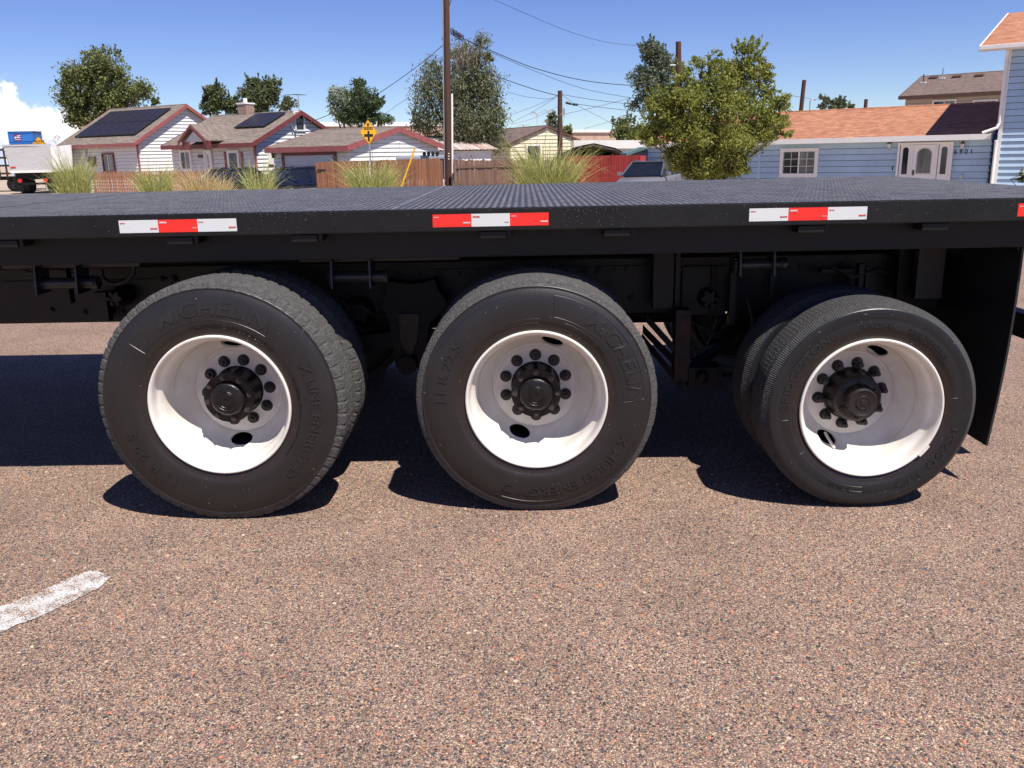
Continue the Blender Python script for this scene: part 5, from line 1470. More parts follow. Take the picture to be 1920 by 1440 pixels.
# ------------------------------------------------------------------ grasses
def grass_clump(label, px, Y, wpx, top_py, n, seed, m='blade', plumes=0, lean=0.0):
    r_ = random.Random(seed)
    c = at(px, top_py, Y); H = c.z - GZ; Wd = wpx / 1635 * Y / 2
    o = thing('ornamental_grass', label, 'grass clump', (c.x, Y, GZ), 0, 'tall grass clumps along the verge')
    mb = MB()
    for i in range(n):
        th = r_.uniform(0, 6.283); rr_ = r_.random() ** .6 * Wd * .45
        bx, by = rr_ * math.cos(th), rr_ * math.sin(th) * .6
        h = H * r_.choice([r_.uniform(.35, .7), r_.uniform(.55, .95), r_.uniform(.8, 1.03)])
        th2 = th + r_.gauss(0, .7); out = r_.uniform(.15, 1.05) * (Wd * 1.0)
        droop = r_.random() ** 1.1 * .62
        w = r_.uniform(.011, .024)
        side = Vector((-math.sin(th2) * .6 + r_.uniform(-.5, .5), math.cos(th2) * .3, 0)) ; side = (side + Vector((.8 * r_.choice((-1, 1)), 0, 0))).normalized()
        pts = []; K = 7
        for k in range(K + 1):
            t = k / K
            dx = out * (t ** 2.0) + lean * t
            z = h * (t - droop * t ** 3.2) * (1.0 / (1 - droop * .35))
            pts.append(Vector((bx + math.cos(th2) * dx + lean * t, by + math.sin(th2) * dx * .7, z)))
        vs = []
        for k, p in enumerate(pts):
            ww = w * (1 - .85 * (k / K) ** 1.5)
            vs += [p - side * ww / 2, p + side * ww / 2]
        mb.add(vs, [(2 * k, 2 * k + 1, 2 * k + 3, 2 * k + 2) for k in range(K)])
    mb.build('grass_blades', M[m], o, kind='stuff')
    if plumes:
        pm = MB()
        for i in range(plumes):
            x = r_.uniform(-.6, .6) * Wd; h = H * r_.uniform(1.02, 1.28); tip = Vector((x + r_.uniform(-.3, .3), 0, h))
            pm.tube([(x * .4, 0, 0), (x * .8, 0, h * .7), tip], [.008, .006, .004], n=4)
            for q in range(5):
                a = r_.uniform(-1.2, 1.2); pm.tube([tip - Vector((0, 0, .02 * q)), tip + Vector((math.sin(a) * .12, 0, .06)), tip + Vector((math.sin(a) * .30, 0, -.02))], [.004, .006, .002], n=3)
        pm.build('seed_head', M['twig'], o, kind='stuff')
    return o
grass_clump('dense tall green-yellow grass clump in front of the aluminium dump body', 128, 33, 105, 270, 950, 1, plumes=4)
grass_clump('straggly grass clump in front of the picket fence, nearest the first house corner', 285, 34, 105, 294, 760, 2)
grass_clump('thin dry straw-coloured tuft before the porch door', 368, 34, 110, 298, 560, 3, m='blade_dry')
grass_clump('sparse upright grass clump in front of the dark parked cars', 480, 33, 105, 280, 300, 4)
grass_clump('arching blond grass clump right under the yellow crossing sign', 692, 32, 145, 280, 950, 5)
grass_clump('largest arching grass clump, in front of the red fence and middle pole', 1028, 28, 185, 244, 1300, 6, plumes=5)
grass_clump('small dry tuft between the picket pickets and the dark cars', 412, 36, 70, 315, 260, 7, m='blade_dry')

# ------------------------------------------------------------------ trees
def tree(label, lobes, Y, n, leaf, mleaf, seed, trunk_px=None, name='tree', trunk_r=.18, clump=.32, twigs=0, droop=0.0, cat='tree', asp=.45, group=None, depthf=.9, base_z=None, cd=115):
    r_ = np.random.default_rng(seed); rp = random.Random(seed)
    L = []
    for (px, py, rx, ry) in lobes:
        c = at(px, py, Y); s = Y / 1635 * 1.03
        L.append((c, rx * s, rx * s * depthf, ry * s))
    zmin = min(c.z - rz for c, _, _, rz in L); cx = sum(c.x * a for c, a, _, _ in L) / sum(a for _, a, _, _ in L)
    bx = at(trunk_px, 300, Y).x if trunk_px else cx
    t = thing(name, label, cat, (bx, Y, GZ), 0, group)
    O = Vector((bx, Y, GZ))
    # trunk with limbs reaching into each lobe
    fork = max(.5, (zmin - GZ) * .85)
    tb = MB(); tb.tube([(0, 0, -.1), (.03, .02, fork * .5), (0, 0, fork)], [trunk_r * 1.3, trunk_r, trunk_r * .85], n=10)
    for c, a, b_, rz in L:
        q = c - O; q0 = Vector((0, 0, fork * rp.uniform(.7, 1))); mid = q0.lerp(q, .5) + Vector((rp.uniform(-.2, .2), rp.uniform(-.2, .2), .1))
        tb.tube([q0, mid, q + Vector((0, 0, rz * .5))], [trunk_r * .5, trunk_r * .3, trunk_r * .08], n=6, cap=False)
        for _ in range(3):
            e = q + Vector((rp.uniform(-.7, .7) * a, rp.uniform(-.7, .7) * b_, rp.uniform(-.3, .9) * rz)); tb.tube([mid, e], [trunk_r * .15, .01], n=4, cap=False)
    tb.build('trunk', M['bark'], t)
    vol = np.array([(a * rz) ** .82 for _, a, _, rz in L]); vol = vol / vol.sum()
    # leaf clusters on the lobes
    ncl = max(26, n // cd)
    which = r_.choice(len(L), ncl, p=vol)
    d = r_.normal(size=(ncl, 3)); d /= np.linalg.norm(d, axis=1)[:, None]
    rad = r_.random(ncl) ** .38 * .92
    Cn = np.array([[*(L[w][0] - O)] for w in which]); Rn = np.array([[L[w][1], L[w][2], L[w][3]] for w in which])
    cl = Cn + d * Rn * rad[:, None]
    size = clump * (0.5 + r_.random(ncl)) * np.minimum(1.0, Rn.mean(1) * .9)
    k = r_.choice(ncl, n, p=size / size.sum())
    off = r_.normal(size=(n, 3)); off /= np.linalg.norm(off, axis=1)[:, None]; off *= (r_.random(n) ** .55)[:, None] * .82
    P = cl[k] + off * size[k][:, None] * np.array([1, 1, .75 + droop])
    # shoots that break the outline
    ns = max(8, ncl // 3); nl = n // 9
    ws = r_.choice(len(L), ns, p=vol); ds = r_.normal(size=(ns, 3)); ds[:, 2] = np.abs(ds[:, 2]) * .8 + .15 - droop; ds /= np.linalg.norm(ds, axis=1)[:, None]
    st = Cn[ws] + ds * Rn[ws] * .80; up = ds * .6 + np.array([0, 0, .7 - 1.5 * droop]); ln = clump * (.3 + .55 * r_.random(ns))
    ks = r_.integers(0, ns, nl); ts = r_.random(nl)
    P[:nl] = st[ks] + up[ks] * (ln[ks] * ts)[:, None] + r_.normal(size=(nl, 3)) * .10 * clump * (1.1 - ts)[:, None]
    # leaf quads
    u = r_.normal(size=(n, 3)); u[:, 2] -= droop * 2.0; u /= np.linalg.norm(u, axis=1)[:, None]
    v = np.cross(u, r_.normal(size=(n, 3))); v /= np.linalg.norm(v, axis=1)[:, None]
    s = leaf * (.6 + .8 * r_.random(n))[:, None]
    q = np.stack([P - u * s, P + v * s * asp, P + u * s, P - v * s * asp], 1).reshape(-1, 3)
    me = bpy.data.meshes.new('leaves')
    me.vertices.add(len(q)); me.vertices.foreach_set('co', q.ravel())
    me.loops.add(4 * n); me.loops.foreach_set('vertex_index', np.arange(4 * n))
    me.polygons.add(n); me.polygons.foreach_set('loop_start', np.arange(n) * 4); me.polygons.foreach_set('loop_total', np.full(n, 4))
    me.update(calc_edges=True); me.materials.append(mleaf)
    o = bpy.data.objects.new('crown', me); C.objects.link(o); o.parent = t; o['kind'] = 'stuff'
    if twigs:
        tw = MB(); c, a, b_, rz = L[twigs - 1]; q = c - O
        for _ in range(60):
            s0 = q + Vector((rp.uniform(-.6, .6) * a, rp.uniform(-1, -.2) * b_, rp.uniform(-.8, .5) * rz)); tw.tube([s0, s0 + Vector((rp.uniform(-.3, .3), rp.uniform(-.2, .1), rp.uniform(.4, 1.1)))], [.02, .006], n=3, cap=False)
        tw.build('dead_twigs', M['twig'], t, kind='stuff')
    return t
LM = dict(
    cotton=leaf_material('cottonwood_leaf', (.28, .29, .10), (.06, .09, .028), .4),
    elm=leaf_material('elm_leaf', (.19, .21, .09), (.05, .075, .03), .35),
    olive=leaf_material('olive_drab_leaf', (.27, .27, .15), (.065, .09, .04), .35),
    silver=leaf_material('silvery_leaf', (.46, .50, .39), (.17, .21, .14), .35),
    dark=leaf_material('dark_green_leaf', (.12, .17, .065), (.028, .05, .02), .3),
    grey=leaf_material('grey_green_leaf', (.23, .26, .16), (.06, .09, .05), .35),
    yellow=leaf_material('yellow_green_leaf', (.42, .42, .10), (.10, .14, .03), .45))
tree('broad cottonwood tree rising behind the solar array house', [(150, 130, 34, 26), (195, 122, 40, 28), (148, 172, 38, 34), (205, 165, 42, 33), (255, 172, 24, 24), (150, 215, 22, 24), (222, 192, 34, 20), (124, 195, 12, 16), (186, 215, 22, 18)], 66, 24000, .105, LM['cotton'], 1, clump=.85, trunk_r=.3)
tree('tip of a small tree just above the solar array roof ridge', [(290, 192, 8, 6)], 70, 260, .13, LM['cotton'], 2, clump=.4, trunk_r=.1)
tree('narrow dark green tree between the two white houses', [(402, 186, 17, 26), (400, 167, 9, 9), (430, 200, 15, 14), (388, 200, 9, 16)], 66, 9000, .10, LM['elm'], 3, clump=.8, trunk_r=.2)
tree('feathery dark tree behind the chimney and aerial', [(488, 184, 30, 26), (474, 160, 13, 11), (512, 166, 14, 14), (538, 193, 14, 14), (470, 190, 14, 18)], 66, 12000, .10, LM['elm'], 4, clump=.8, trunk_r=.2)
tree('silvery grey leaved tree beside the dark one over the garage roof', [(640, 184, 20, 20), (630, 200, 14, 22), (652, 205, 18, 26)], 68, 6500, .10, LM['silver'], 5, clump=.8, trunk_r=.18)
tree('dark tree with layered fronds directly behind the yellow crossing sign', [(672, 160, 11, 12), (678, 182, 24, 16), (690, 205, 28, 18), (715, 222, 20, 12), (664, 212, 22, 20)], 60, 10000, .13, LM['dark'], 6, clump=.9, trunk_r=.2, asp=.25)
tree('large drooping tree with a dead twiggy top behind the tall utility pole', [(880, 112, 38, 24), (902, 78, 18, 11), (815, 132, 20, 18), (868, 158, 52, 36), (922, 168, 26, 34), (802, 188, 32, 34), (880, 212, 62, 40), (920, 236, 28, 38), (795, 232, 26, 22), (868, 262, 50, 22)], 54, 30000, .10, LM['olive'], 7, clump=.9, trunk_r=.3, twigs=1, droop=.5, asp=.3)
tree('small distant tree peeking over the cream house roof', [(1033, 224, 12, 10), (1040, 240, 14, 12)], 75, 900, .14, LM['grey'], 8, clump=.5, trunk_r=.12)
tree('bushy tree just beyond the cream gable', [(1062, 250, 12, 12)], 70, 600, .14, LM['cotton'], 9, clump=.4, trunk_r=.1)
tree('low round green tree above the white mobile building', [(1172, 244, 27, 18), (1205, 250, 25, 16), (1228, 258, 22, 16)], 58, 8000, .09, LM['cotton'], 10, clump=.7, trunk_r=.18)
tree('tall grey-green tree partly hidden by the yellow-green one', [(1222, 105, 20, 24), (1213, 150, 26, 32), (1250, 135, 24, 34), (1205, 195, 22, 24), (1240, 185, 26, 30)], 52, 13000, .09, LM['grey'], 11, clump=.75, trunk_r=.22, asp=.35)
tree('big yellow-green multi-stemmed tree in front of the long blue house', [(1240, 205, 34, 26), (1262, 175, 26, 20), (1295, 130, 30, 20), (1345, 114, 22, 18), (1405, 108, 26, 24), (1430, 130, 22, 22), (1290, 160, 40, 28), (1378, 158, 60, 38), (1440, 158, 18, 16), (1455, 190, 28, 20), (1325, 205, 78, 46), (1415, 232, 50, 36), (1250, 232, 44, 30), (1228, 254, 32, 18), (1335, 265, 84, 36), (1320, 308, 66, 30), (1285, 190, 48, 36), (1470, 250, 18, 12), (1450, 222, 30, 26), (1440, 250, 28, 18), (1400, 262, 40, 22), (1268, 300, 30, 24), (1375, 308, 34, 24), (1320, 325, 46, 16), (1210, 262, 22, 12), (1290, 290, 50, 26)], 25, 70000, .045, LM['yellow'], 12, trunk_px=1330, clump=.42, cd=85, trunk_r=.07, asp=.38, cat='tree')
tree('small tree poking over the orange roof ridge', [(1552, 193, 20, 14), (1545, 180, 8, 8), (1575, 198, 12, 8)], 64, 1500, .13, LM['grey'], 13, clump=.45, trunk_r=.15)
tree('tiny tree top over the orange roof beside the short pole', [(1596, 200, 6, 5)], 70, 200, .13, LM['grey'], 14, clump=.3, trunk_r=.1)
tree('little shrub at the foot of the tall blue house wall', [(1915, 333, 8, 9)], 20, 240, .04, LM['grey'], 15, clump=.12, trunk_r=.02, name='shrub', cat='shrub')

# ------------------------------------------------------------------ poles and wires
def pole(label, px_top, py_top, px_bot, py_bot, Y, r, extras=None):
    a = at(px_top, py_top, Y); b = at(px_bot, py_bot, Y)
    d = (b - a); k = (GZ - a.z) / d.z; base = a + d * k
    o = thing('utility_pole', label, 'utility pole', base, 0, None)
    MB().tube([Vector((0, 0, 0)), (a - base) * .5, a - base], [r * 1.12, r, r * .86], n=14).build('pole_shaft', M['pole'], o)
    return o, base, a
pl1, pb1, pt1 = pole('tall brown utility pole with grey conduit and cream guard, rising out of the photo', 836, -90, 841, 350, 38, .135)
dv = (pt1 - pb1)
MB().tube([(-.16, -.04, 0), dv + Vector((-.15, -.04, 0))], .025, n=6).build('conduit', M['galv'], pl1)
q = (at(843, 176, 38) - pb1); MB().tube([(.17, -.06, 0), q + Vector((.10, -.06, 0))], .045, n=8).build('cable_guard', M['plastic_white'], pl1)
for py in (288, 293, 298): 
    q = at(842, py, 38) - pb1; MB().tube([q + Vector((0, -.16, 0)), q + Vector((0, -.13, 0))], .03, n=6).build('pole_tag', M['plastic_white'], pl1)
mb = MB(); pts = []
for k in range(60):
    t = k / 59; c_ = at(846 + 22 * t, 58 + 14 * t, 38) - pb1; pts.append(c_ + Vector((.05 * math.cos(k * 1.1), .0, .14 * math.sin(k * 1.1))))
mb.tube(pts, .016, n=4, cap=False); mb.build('cable_coil', M['wire'], pl1)
mb = MB(); mb.tube([at(*c, 38) - pb1 for c in ((846, -20), (846, 0), (841, 15), (839, 30), (836, 50), (837, 70))], .014, n=4, cap=False); mb.build('riser_cable', M['wire'], pl1)
pl2, pb2, pt2 = pole('shorter utility pole with many service wires fanning from its top', 1050, 170, 1050, 290, 48, .14)
MB().box(.12, .28, -.1, .1, (at(1055, 215, 48) - pb2).z, (at(1055, 203, 48) - pb2).z).build('transformer_box', M['galv'], pl2)
pl3, pb3, pt3 = pole('old grey-brown pole top showing between the two trees', 1272, 78, 1273, 200, 42, .14)
MB().tube([(pt3 - pb3) + Vector((-.35, 0, -1.0)), (pt3 - pb3) + Vector((.1, 0, -1.0))], .03, n=6).build('insulator_arm', M['galv'], pl3)
pole('leaning dark red pole above the orange roof', 1508, 150, 1501, 215, 45, .11)
pole('short stub of a pole just visible over the orange roof ridge', 1624, 186, 1622, 210, 50, .11)
lb = at(1519, 190, 44); lo = thing('conduit_mast', 'thin bent grey mast beside the leaning dark red pole', 'mast', (lb.x, 44, GZ), 0)
MB().tube([(0, 0, 0), (0, 0, lb.z - GZ), (.06, 0, lb.z - GZ + .1), (.16, 0, lb.z - GZ + .12), (.24, 0, lb.z - GZ + .02)], .025, n=6).build('mast_tube', M['galv'], lo)
def wire(label, pts, r=.014):
    """pts: (px, py, distance); drawn as a smooth sagging cable"""
    P = [at(*p) for p in pts]; c = P[0]
    Q = []
    for i in range(len(P) - 1):
        p0 = P[max(i - 1, 0)]; p1 = P[i]; p2 = P[i + 1]; p3 = P[min(i + 2, len(P) - 1)]
        for k in range(6):
            t = k / 6
            Q.append(.5 * ((2 * p1) + (-p0 + p2) * t + (2 * p0 - 5 * p1 + 4 * p2 - p3) * t * t + (-p0 + 3 * p1 - 3 * p2 + p3) * t ** 3))
    Q.append(P[-1])
    mb = MB(); mb.tube([q - c for q in Q], r * .72, n=4, cap=False)
    o = mb.build('overhead_wire', M['wire'], None, label=label, cat='wire', group='overhead wires'); o.location = c
wire('highest wire, sagging alone across the blue sky toward the grey-green tree', ((880, -18, 40), (927, 0, 41), (985, 25, 42), (1064, 58, 44), (1143, 80, 46), (1230, 88, 48)), .012)
wire('thick wire from the coil on the tall pole to the grey-green tree', ((868, 72, 38), (925, 97, 40), (1000, 127, 42), (1090, 150, 45), (1180, 160, 48), (1240, 160, 50)), .024)
wire('thinner wire running just under the thick coil wire', ((868, 72, 38), (925, 100, 40), (1000, 132, 43), (1090, 165, 46), (1180, 183, 49), (1235, 190, 51)), .014)
wire('wire dropping from the tall pole to the shorter pole top', ((842, 115, 38), (870, 124, 40), (920, 140, 42), (1000, 167, 46), (1048, 180, 48)), .024)
wire('long wire climbing from the garage roof to the tall pole', ((560, 236, 50), (592, 225, 47), (640, 206, 45), (695, 184, 43), (775, 130, 40), (836, 80, 38)), .022)
wire('faint wire just above the dark frond tree and the tall pole', ((690, 238, 52), (725, 211, 50), (760, 187, 45), (800, 160, 41), (836, 128, 38)), .013)
wire('short thin wire from the drooping tree to the shorter pole', ((950, 172, 52), (980, 180, 51), (1015, 185, 50), (1040, 185, 48)), .012)
wire('upper of three wires fanning down-left from the shorter pole', ((955, 216, 60), (1000, 200, 54), (1046, 179, 48)), .013)
wire('middle wire fanning down-left from the shorter pole', ((955, 232, 62), (1000, 209, 55), (1046, 180, 48)), .013)
wire('lowest wire fanning down-left from the shorter pole to the cream house', ((958, 234, 62), (1005, 220, 55), (1046, 199, 48)), .011)
wire('wire carrying on from the shorter pole toward the yellow-green tree', ((1054, 177, 48), (1075, 181, 48), (1120, 188, 49), (1182, 195, 50), (1240, 200, 51)), .015)
wire('wire holding the black splice cases beside the shorter pole', ((1082, 195, 48), (1110, 199, 48), (1150, 204, 49), (1200, 209, 50)), .016)
wire('wire rising right from the shorter pole across the others', ((1057, 214, 48), (1120, 200, 49), (1180, 184, 50)), .012)
wire('wire falling right from the shorter pole to the mobile building', ((1054, 178, 48), (1085, 199, 50), (1120, 217, 52), (1150, 233, 55)), .013)
wire('lower wire rising to the right over the pinkish warehouse', ((1095, 241, 60), (1140, 229, 56), (1185, 211, 52)), .013)
wire('wires behind the orange roof near the leaning pole', ((1478, 178, 46), (1500, 182, 46), (1530, 186, 46), (1560, 188, 46)), .012)
sc_ = at(1060, 193, 48); so = thing('splice_case', 'pair of black cable splice cases hanging on a wire by the shorter pole', 'cable case', sc_, 0)
MB().tube([(0, 0, 0), (.06, 0, .01), (.28, 0, -.05), (.34, 0, -.07)], [.02, .06, .06, .02], n=8).build('case', M['sign_black'], so)
MB().tube([(.34, 0, -.07), (.40, 0, -.08), (.62, 0, -.10), (.68, 0, -.10)], [.02, .06, .06, .02], n=8).build('case', M['sign_black'], so)

# yellow guy-wire guard leaning in front of the fence
a, b = at(778, 278, 35), at(752, 352, 35)
gw = thing('guy_guard', 'yellow plastic guy-wire guard leaning in front of the brown fence', 'guy guard', b, 0)
MB().tube([(0, 0, 0), a - b], .035, n=8).build('guard_tube', M['yellow_sign'], gw)

# ------------------------------------------------------------------ signs
def crossing_sign():
    Y = 34; c = at(691, 248, Y); s = 24 / 1635 * Y * 1.0
    d = thing('warning_sign', 'yellow diamond railway crossing warning sign with black cross symbol', 'road sign', (c.x, Y, GZ), R(-6))
    hx, hz = at(708, 248, Y).x - c.x, at(691, 224.5, Y).z - c.z
    zc = c.z - GZ
    def dia(k, y, m, nm, mb=None):
        pts = []
        for i in range(4):
            a = math.pi / 2 * i; ux, uz = math.cos(a) * hx * k, math.sin(a) * hz * k
            pts.append((ux, y, zc + uz))
        MB().prism(pts, (0, .006, 0)).build(nm, M[m], d)
    dia(1.0, 0, 'yellow_sign', 'sign_plate'); dia(.955, -.004, 'sign_black', 'border_line'); dia(.925, -.008, 'yellow_sign', 'sign_face')
    def r(x0, x1, z0, z1, nm='symbol'): MB().box(x0 * hx, x1 * hx, -.014, -.009, zc + z0 * hz, zc + z1 * hz).build(nm, M['sign_black'], d)
    r(-.11, .11, -.72, .12); r(-.50, -.11, -.36, -.14); r(.11, .50, -.36, -.14)
    r(-.11, .11, .50, .72)
    for k in range(6): 
        x = -.50 + k * .18; r(x, x + .08, .20, .43)
    r(-.5, .5, .36, .39); r(-.5, .5, .24, .27)
    MB().tube([(0, .03, 0), (0, .03, zc + hz * .9)], .03, n=6).build('sign_post', M['galv'], d)
crossing_sign()
def trucks_sign():
    Y = 62; c = at(74, 273, Y); hx = at(91, 273, Y).x - c.x; hz = at(74, 256.5, Y).z - c.z
    d = thing('warning_sign', 'yellow diamond sign reading TRUCKS, half hidden behind the aluminium dump body', 'road sign', (c.x, Y, GZ), 0)
    zc = c.z - GZ
    for k, y, m, nm in ((1, 0, 'yellow_sign', 'sign_plate'), (.95, -.004, 'sign_black', 'border_line'), (.92, -.008, 'yellow_sign', 'sign_face')):
        MB().prism([(hx * k, y, zc), (0, y, zc + hz * k), (-hx * k, y, zc), (0, y, zc - hz * k)], (0, .006, 0)).build(nm, M[m], d)
    t = MB(); flat_text(t, 'TRUCKS', hz * .34, (0, -.011, zc + hz * .30), (1, 0, 0), (0, 0, 1), (0, -1, 0), bold=.008, t=.002, align='CENTER', spacing=1.05)
    flat_text(t, 'ENTERING', hz * .30, (0, -.011, zc - hz * .03), (1, 0, 0), (0, 0, 1), (0, -1, 0), bold=.008, t=.002, align='CENTER', spacing=1.05)
    flat_text(t, 'ROAD', hz * .30, (0, -.011, zc - hz * .36), (1, 0, 0), (0, 0, 1), (0, -1, 0), bold=.008, t=.002, align='CENTER', spacing=1.05)
    t.build('lettering', M['sign_black'], d)
    MB().tube([(0, .03, 0), (0, .03, zc)], .04, n=6).build('sign_post', M['galv'], d)
trucks_sign()

# ------------------------------------------------------------------ dump body, stake truck, portable toilet
def dump():
    Y = 55; a = at(14, 324, Y); b = at(102, 324, Y); W = b.x - a.x; z0 = a.z - GZ; zt = at(14, 273, Y).z - GZ
    zt2 = at(102, 275, Y).z - GZ
    d = thing('dump_truck', 'dump truck with a pale ribbed aluminium body seen from behind', 'dump truck', (a.x, Y, GZ), 0)
    mb = MB()
    mb.hexa([(.25, 0, z0), (W, 0, z0), (W - .1, 5, z0), (.3, 5, z0)], [(0, -.05, zt), (W + .0, -.05, zt2), (W + .1, 5, zt), (0, 5, zt)]); mb.build('dump_body', M['alu'], d)
    for k in range(7):
        z = z0 + (zt - z0) * (k + .5) / 7.5; x0 = .25 * (1 - (k + .5) / 7.5)
        MB().bbox(x0 + .05, W - .04, -.07, -.02, z - .11, z + .11, .012).build('tailgate_plank', M['alu'], d)
    MB().box(.22, W + .02, -.13, .02, z0 - .02, z0 + .10).build('tail_beam', M['plastic_white'], d); MB().box(-.05, W + .02, -.10, .02, zt - .05, zt + .05).build('top_rail', M['alu'], d)
    MB().box(.30, .62, -.10, -.09, z0 + .28, z0 + .36).build('reflector', M['lamp_red'], d)
    MB().prism([(W, -.05, z0), (W + .62, 1.1, z0), (W + .72, 1.1, zt), (W, -.05, zt2)], (0, .06, 0)).build('body_side', M['white_wall'], d)  # coloured whiter than the tailgate, sunlight on this side painted in
    MB().bbox(.35, W - .2, .2, 5, z0 - .42, z0 - .03, .03).build('chassis_frame', M['under_paint'], d)
    MB().box(.55, W - .4, .0, .15, z0 - .75, z0 - .62).build('bumper', M['under_paint'], d)
    for x in (.62, W - .7):
        MB().tube([(x + .1, -.08, z0 - .50), (x + .1, .03, z0 - .50)], .12, n=14).build('tail_lamp', M['lamp_red'], d)
    for x in (.0, W - 1.1):
        w = bpy.data.objects.new('wheel', None); C.objects.link(w); w.parent = d; w.location = (x + .55, 1.0, .52)
        MB().tube([(-.33, 0, 0), (-.30, 0, 0), (.30, 0, 0), (.33, 0, 0)], [.44, .52, .52, .44], n=28).build('tyre', M['tyre_far'], w); MB().tube([(-.335, 0, 0), (-.29, 0, 0)], .28, n=20).build('rim', M['galv'], w)
    MB().box(.0, .62, .45, .47, .12, .85).build('mud_flap', M['flap'], d)
dump()
def toilet():
    Y = 64; a = at(22, 300, Y); W = at(61, 300, Y).x - a.x; W *= 1.12
    zf = at(22, 330, Y).z - GZ
    o = thing('portable_toilet', 'blue portable toilet with a white domed roof loaded on the stake truck', 'portable toilet', (a.x, Y, GZ + zf), R(8))
    zt = at(22, 246, Y).z - GZ - zf
    MB().bbox(0, W, 0, W, 0, zt, .04).build('cabin', M['toilet_blue'], o)
    for k, (z0, z1) in enumerate(((zt - .72, zt - .10), (zt - 1.6, zt - .82))):
        for (x0, x1) in ((.08, W - .06),):
            fr = MB(); fr.box(x0, x1, -.03, -.001, z0, z0 + .05); fr.box(x0, x1, -.03, -.001, z1 - .05, z1); fr.box(x0, x0 + .05, -.03, -.001, z0 + .05, z1 - .05); fr.box(x1 - .05, x1, -.03, -.001, z0 + .05, z1 - .05); fr.build('panel_moulding', M['toilet_blue'], o)
    for z0, z1 in ((zt - .72, zt - .10), (zt - 1.6, zt - .82)):
        fr = MB(); fr.box(-.03, -.001, .08, W - .06, z0, z0 + .05); fr.box(-.03, -.001, .08, W - .06, z1 - .05, z1); fr.box(-.03, -.001, .08, .13, z0 + .05, z1 - .05); fr.build('panel_moulding', M['toilet_blue'], o)
    # second cabin wall seen to the left
    mb = MB(); n = 10; vs = []; fs = []
    for i in range(n + 1):
        for j in range(n + 1):
            u, v = i / n, j / n; h = .06 + .22 * (1 - (2 * u - 1) ** 2) ** .6 * (1 - (2 * v - 1) ** 2) ** .6 if 0 < i < n and 0 < j < n else 0.04
            vs.append((-.05 + (W + .1) * u, -.05 + (W + .1) * v, zt + h))
    for i in range(n):
        for j in range(n): fs.append((i * (n + 1) + j, (i + 1) * (n + 1) + j, (i + 1) * (n + 1) + j + 1, i * (n + 1) + j + 1))
    mb.add(vs, fs, True); mb.box(-.05, W + .05, -.05, W + .05, zt - .02, zt + .04); mb.build('domed_roof', M['toilet_roof'], o)
    MB().box(.40, .88, -.036, -.031, zt - .68, zt - .22).build('sticker', M['purple'], o)
    st = MB(); st.tube([(.50, -.041, zt - .44), (.50, -.037, zt - .44)], .06, n=12); st.box(.60, .80, -.041, -.037, zt - .36, zt - .31); st.box(.58, .84, -.041, -.037, zt - .47, zt - .42); st.box(.46, .84, -.041, -.037, zt - .60, zt - .57); st.tube([(.80, -.041, zt - .30), (.80, -.037, zt - .30)], .035, n=10); st.build('sticker_print', M['toilet_roof'], o)
    # its neighbour, only one edge of it in view
    return zf
zf = toilet()
def stake():
    Y = 60.5; a = at(-60, 300, Y); b = at(15, 300, Y); W = b.x - a.x
    d = thing('stake_truck', 'dark stake-bed truck cut off by the photo edge, carrying the blue toilet', 'stake truck', (a.x, Y, GZ), 0)
    zb = zf
    MB().bbox(-1, W + 1.4, 0.2, 2.6, zb - .22, zb, .02).build('load_bed', M['under_paint'], d)
    zt = at(5, 277, Y).z - GZ
    for k in range(6):
        x = W - .25 - k * .5; MB().box(x, x + .10, -.05, .02, zb - .1, zt).build('stake', M['rust'], d)
    for k in range(4):
        z = zb + .15 + (zt - zb - .35) * k / 3; MB().box(-1, W + .05, .02, .06, z, z + .13).build('stake_board', M['rust'], d)
    MB().box(W - .18, W - .1, .1, .2, .6, zb).build('headboard_post', M['under_paint'], d)
    MB().box(W - .45, W + .15, .3, .33, .15, .95).build('mud_flap', M['flap'], d)
    for x in (W - .35, W - 2.6):
        w = bpy.data.objects.new('wheel', None); C.objects.link(w); w.parent = d; w.location = (x, .9, .46)
        MB().lathe([(.26, -.14), (.42, -.14), (.46, -.10), (.46, .10), (.42, .14), (.26, .14)], n=28).build('tyre', M['tyre_far'], w); MB().lathe([(0, -.10), (.26, -.12), (.27, .1)], n=20).build('rim', M['galv'], w)
stake()

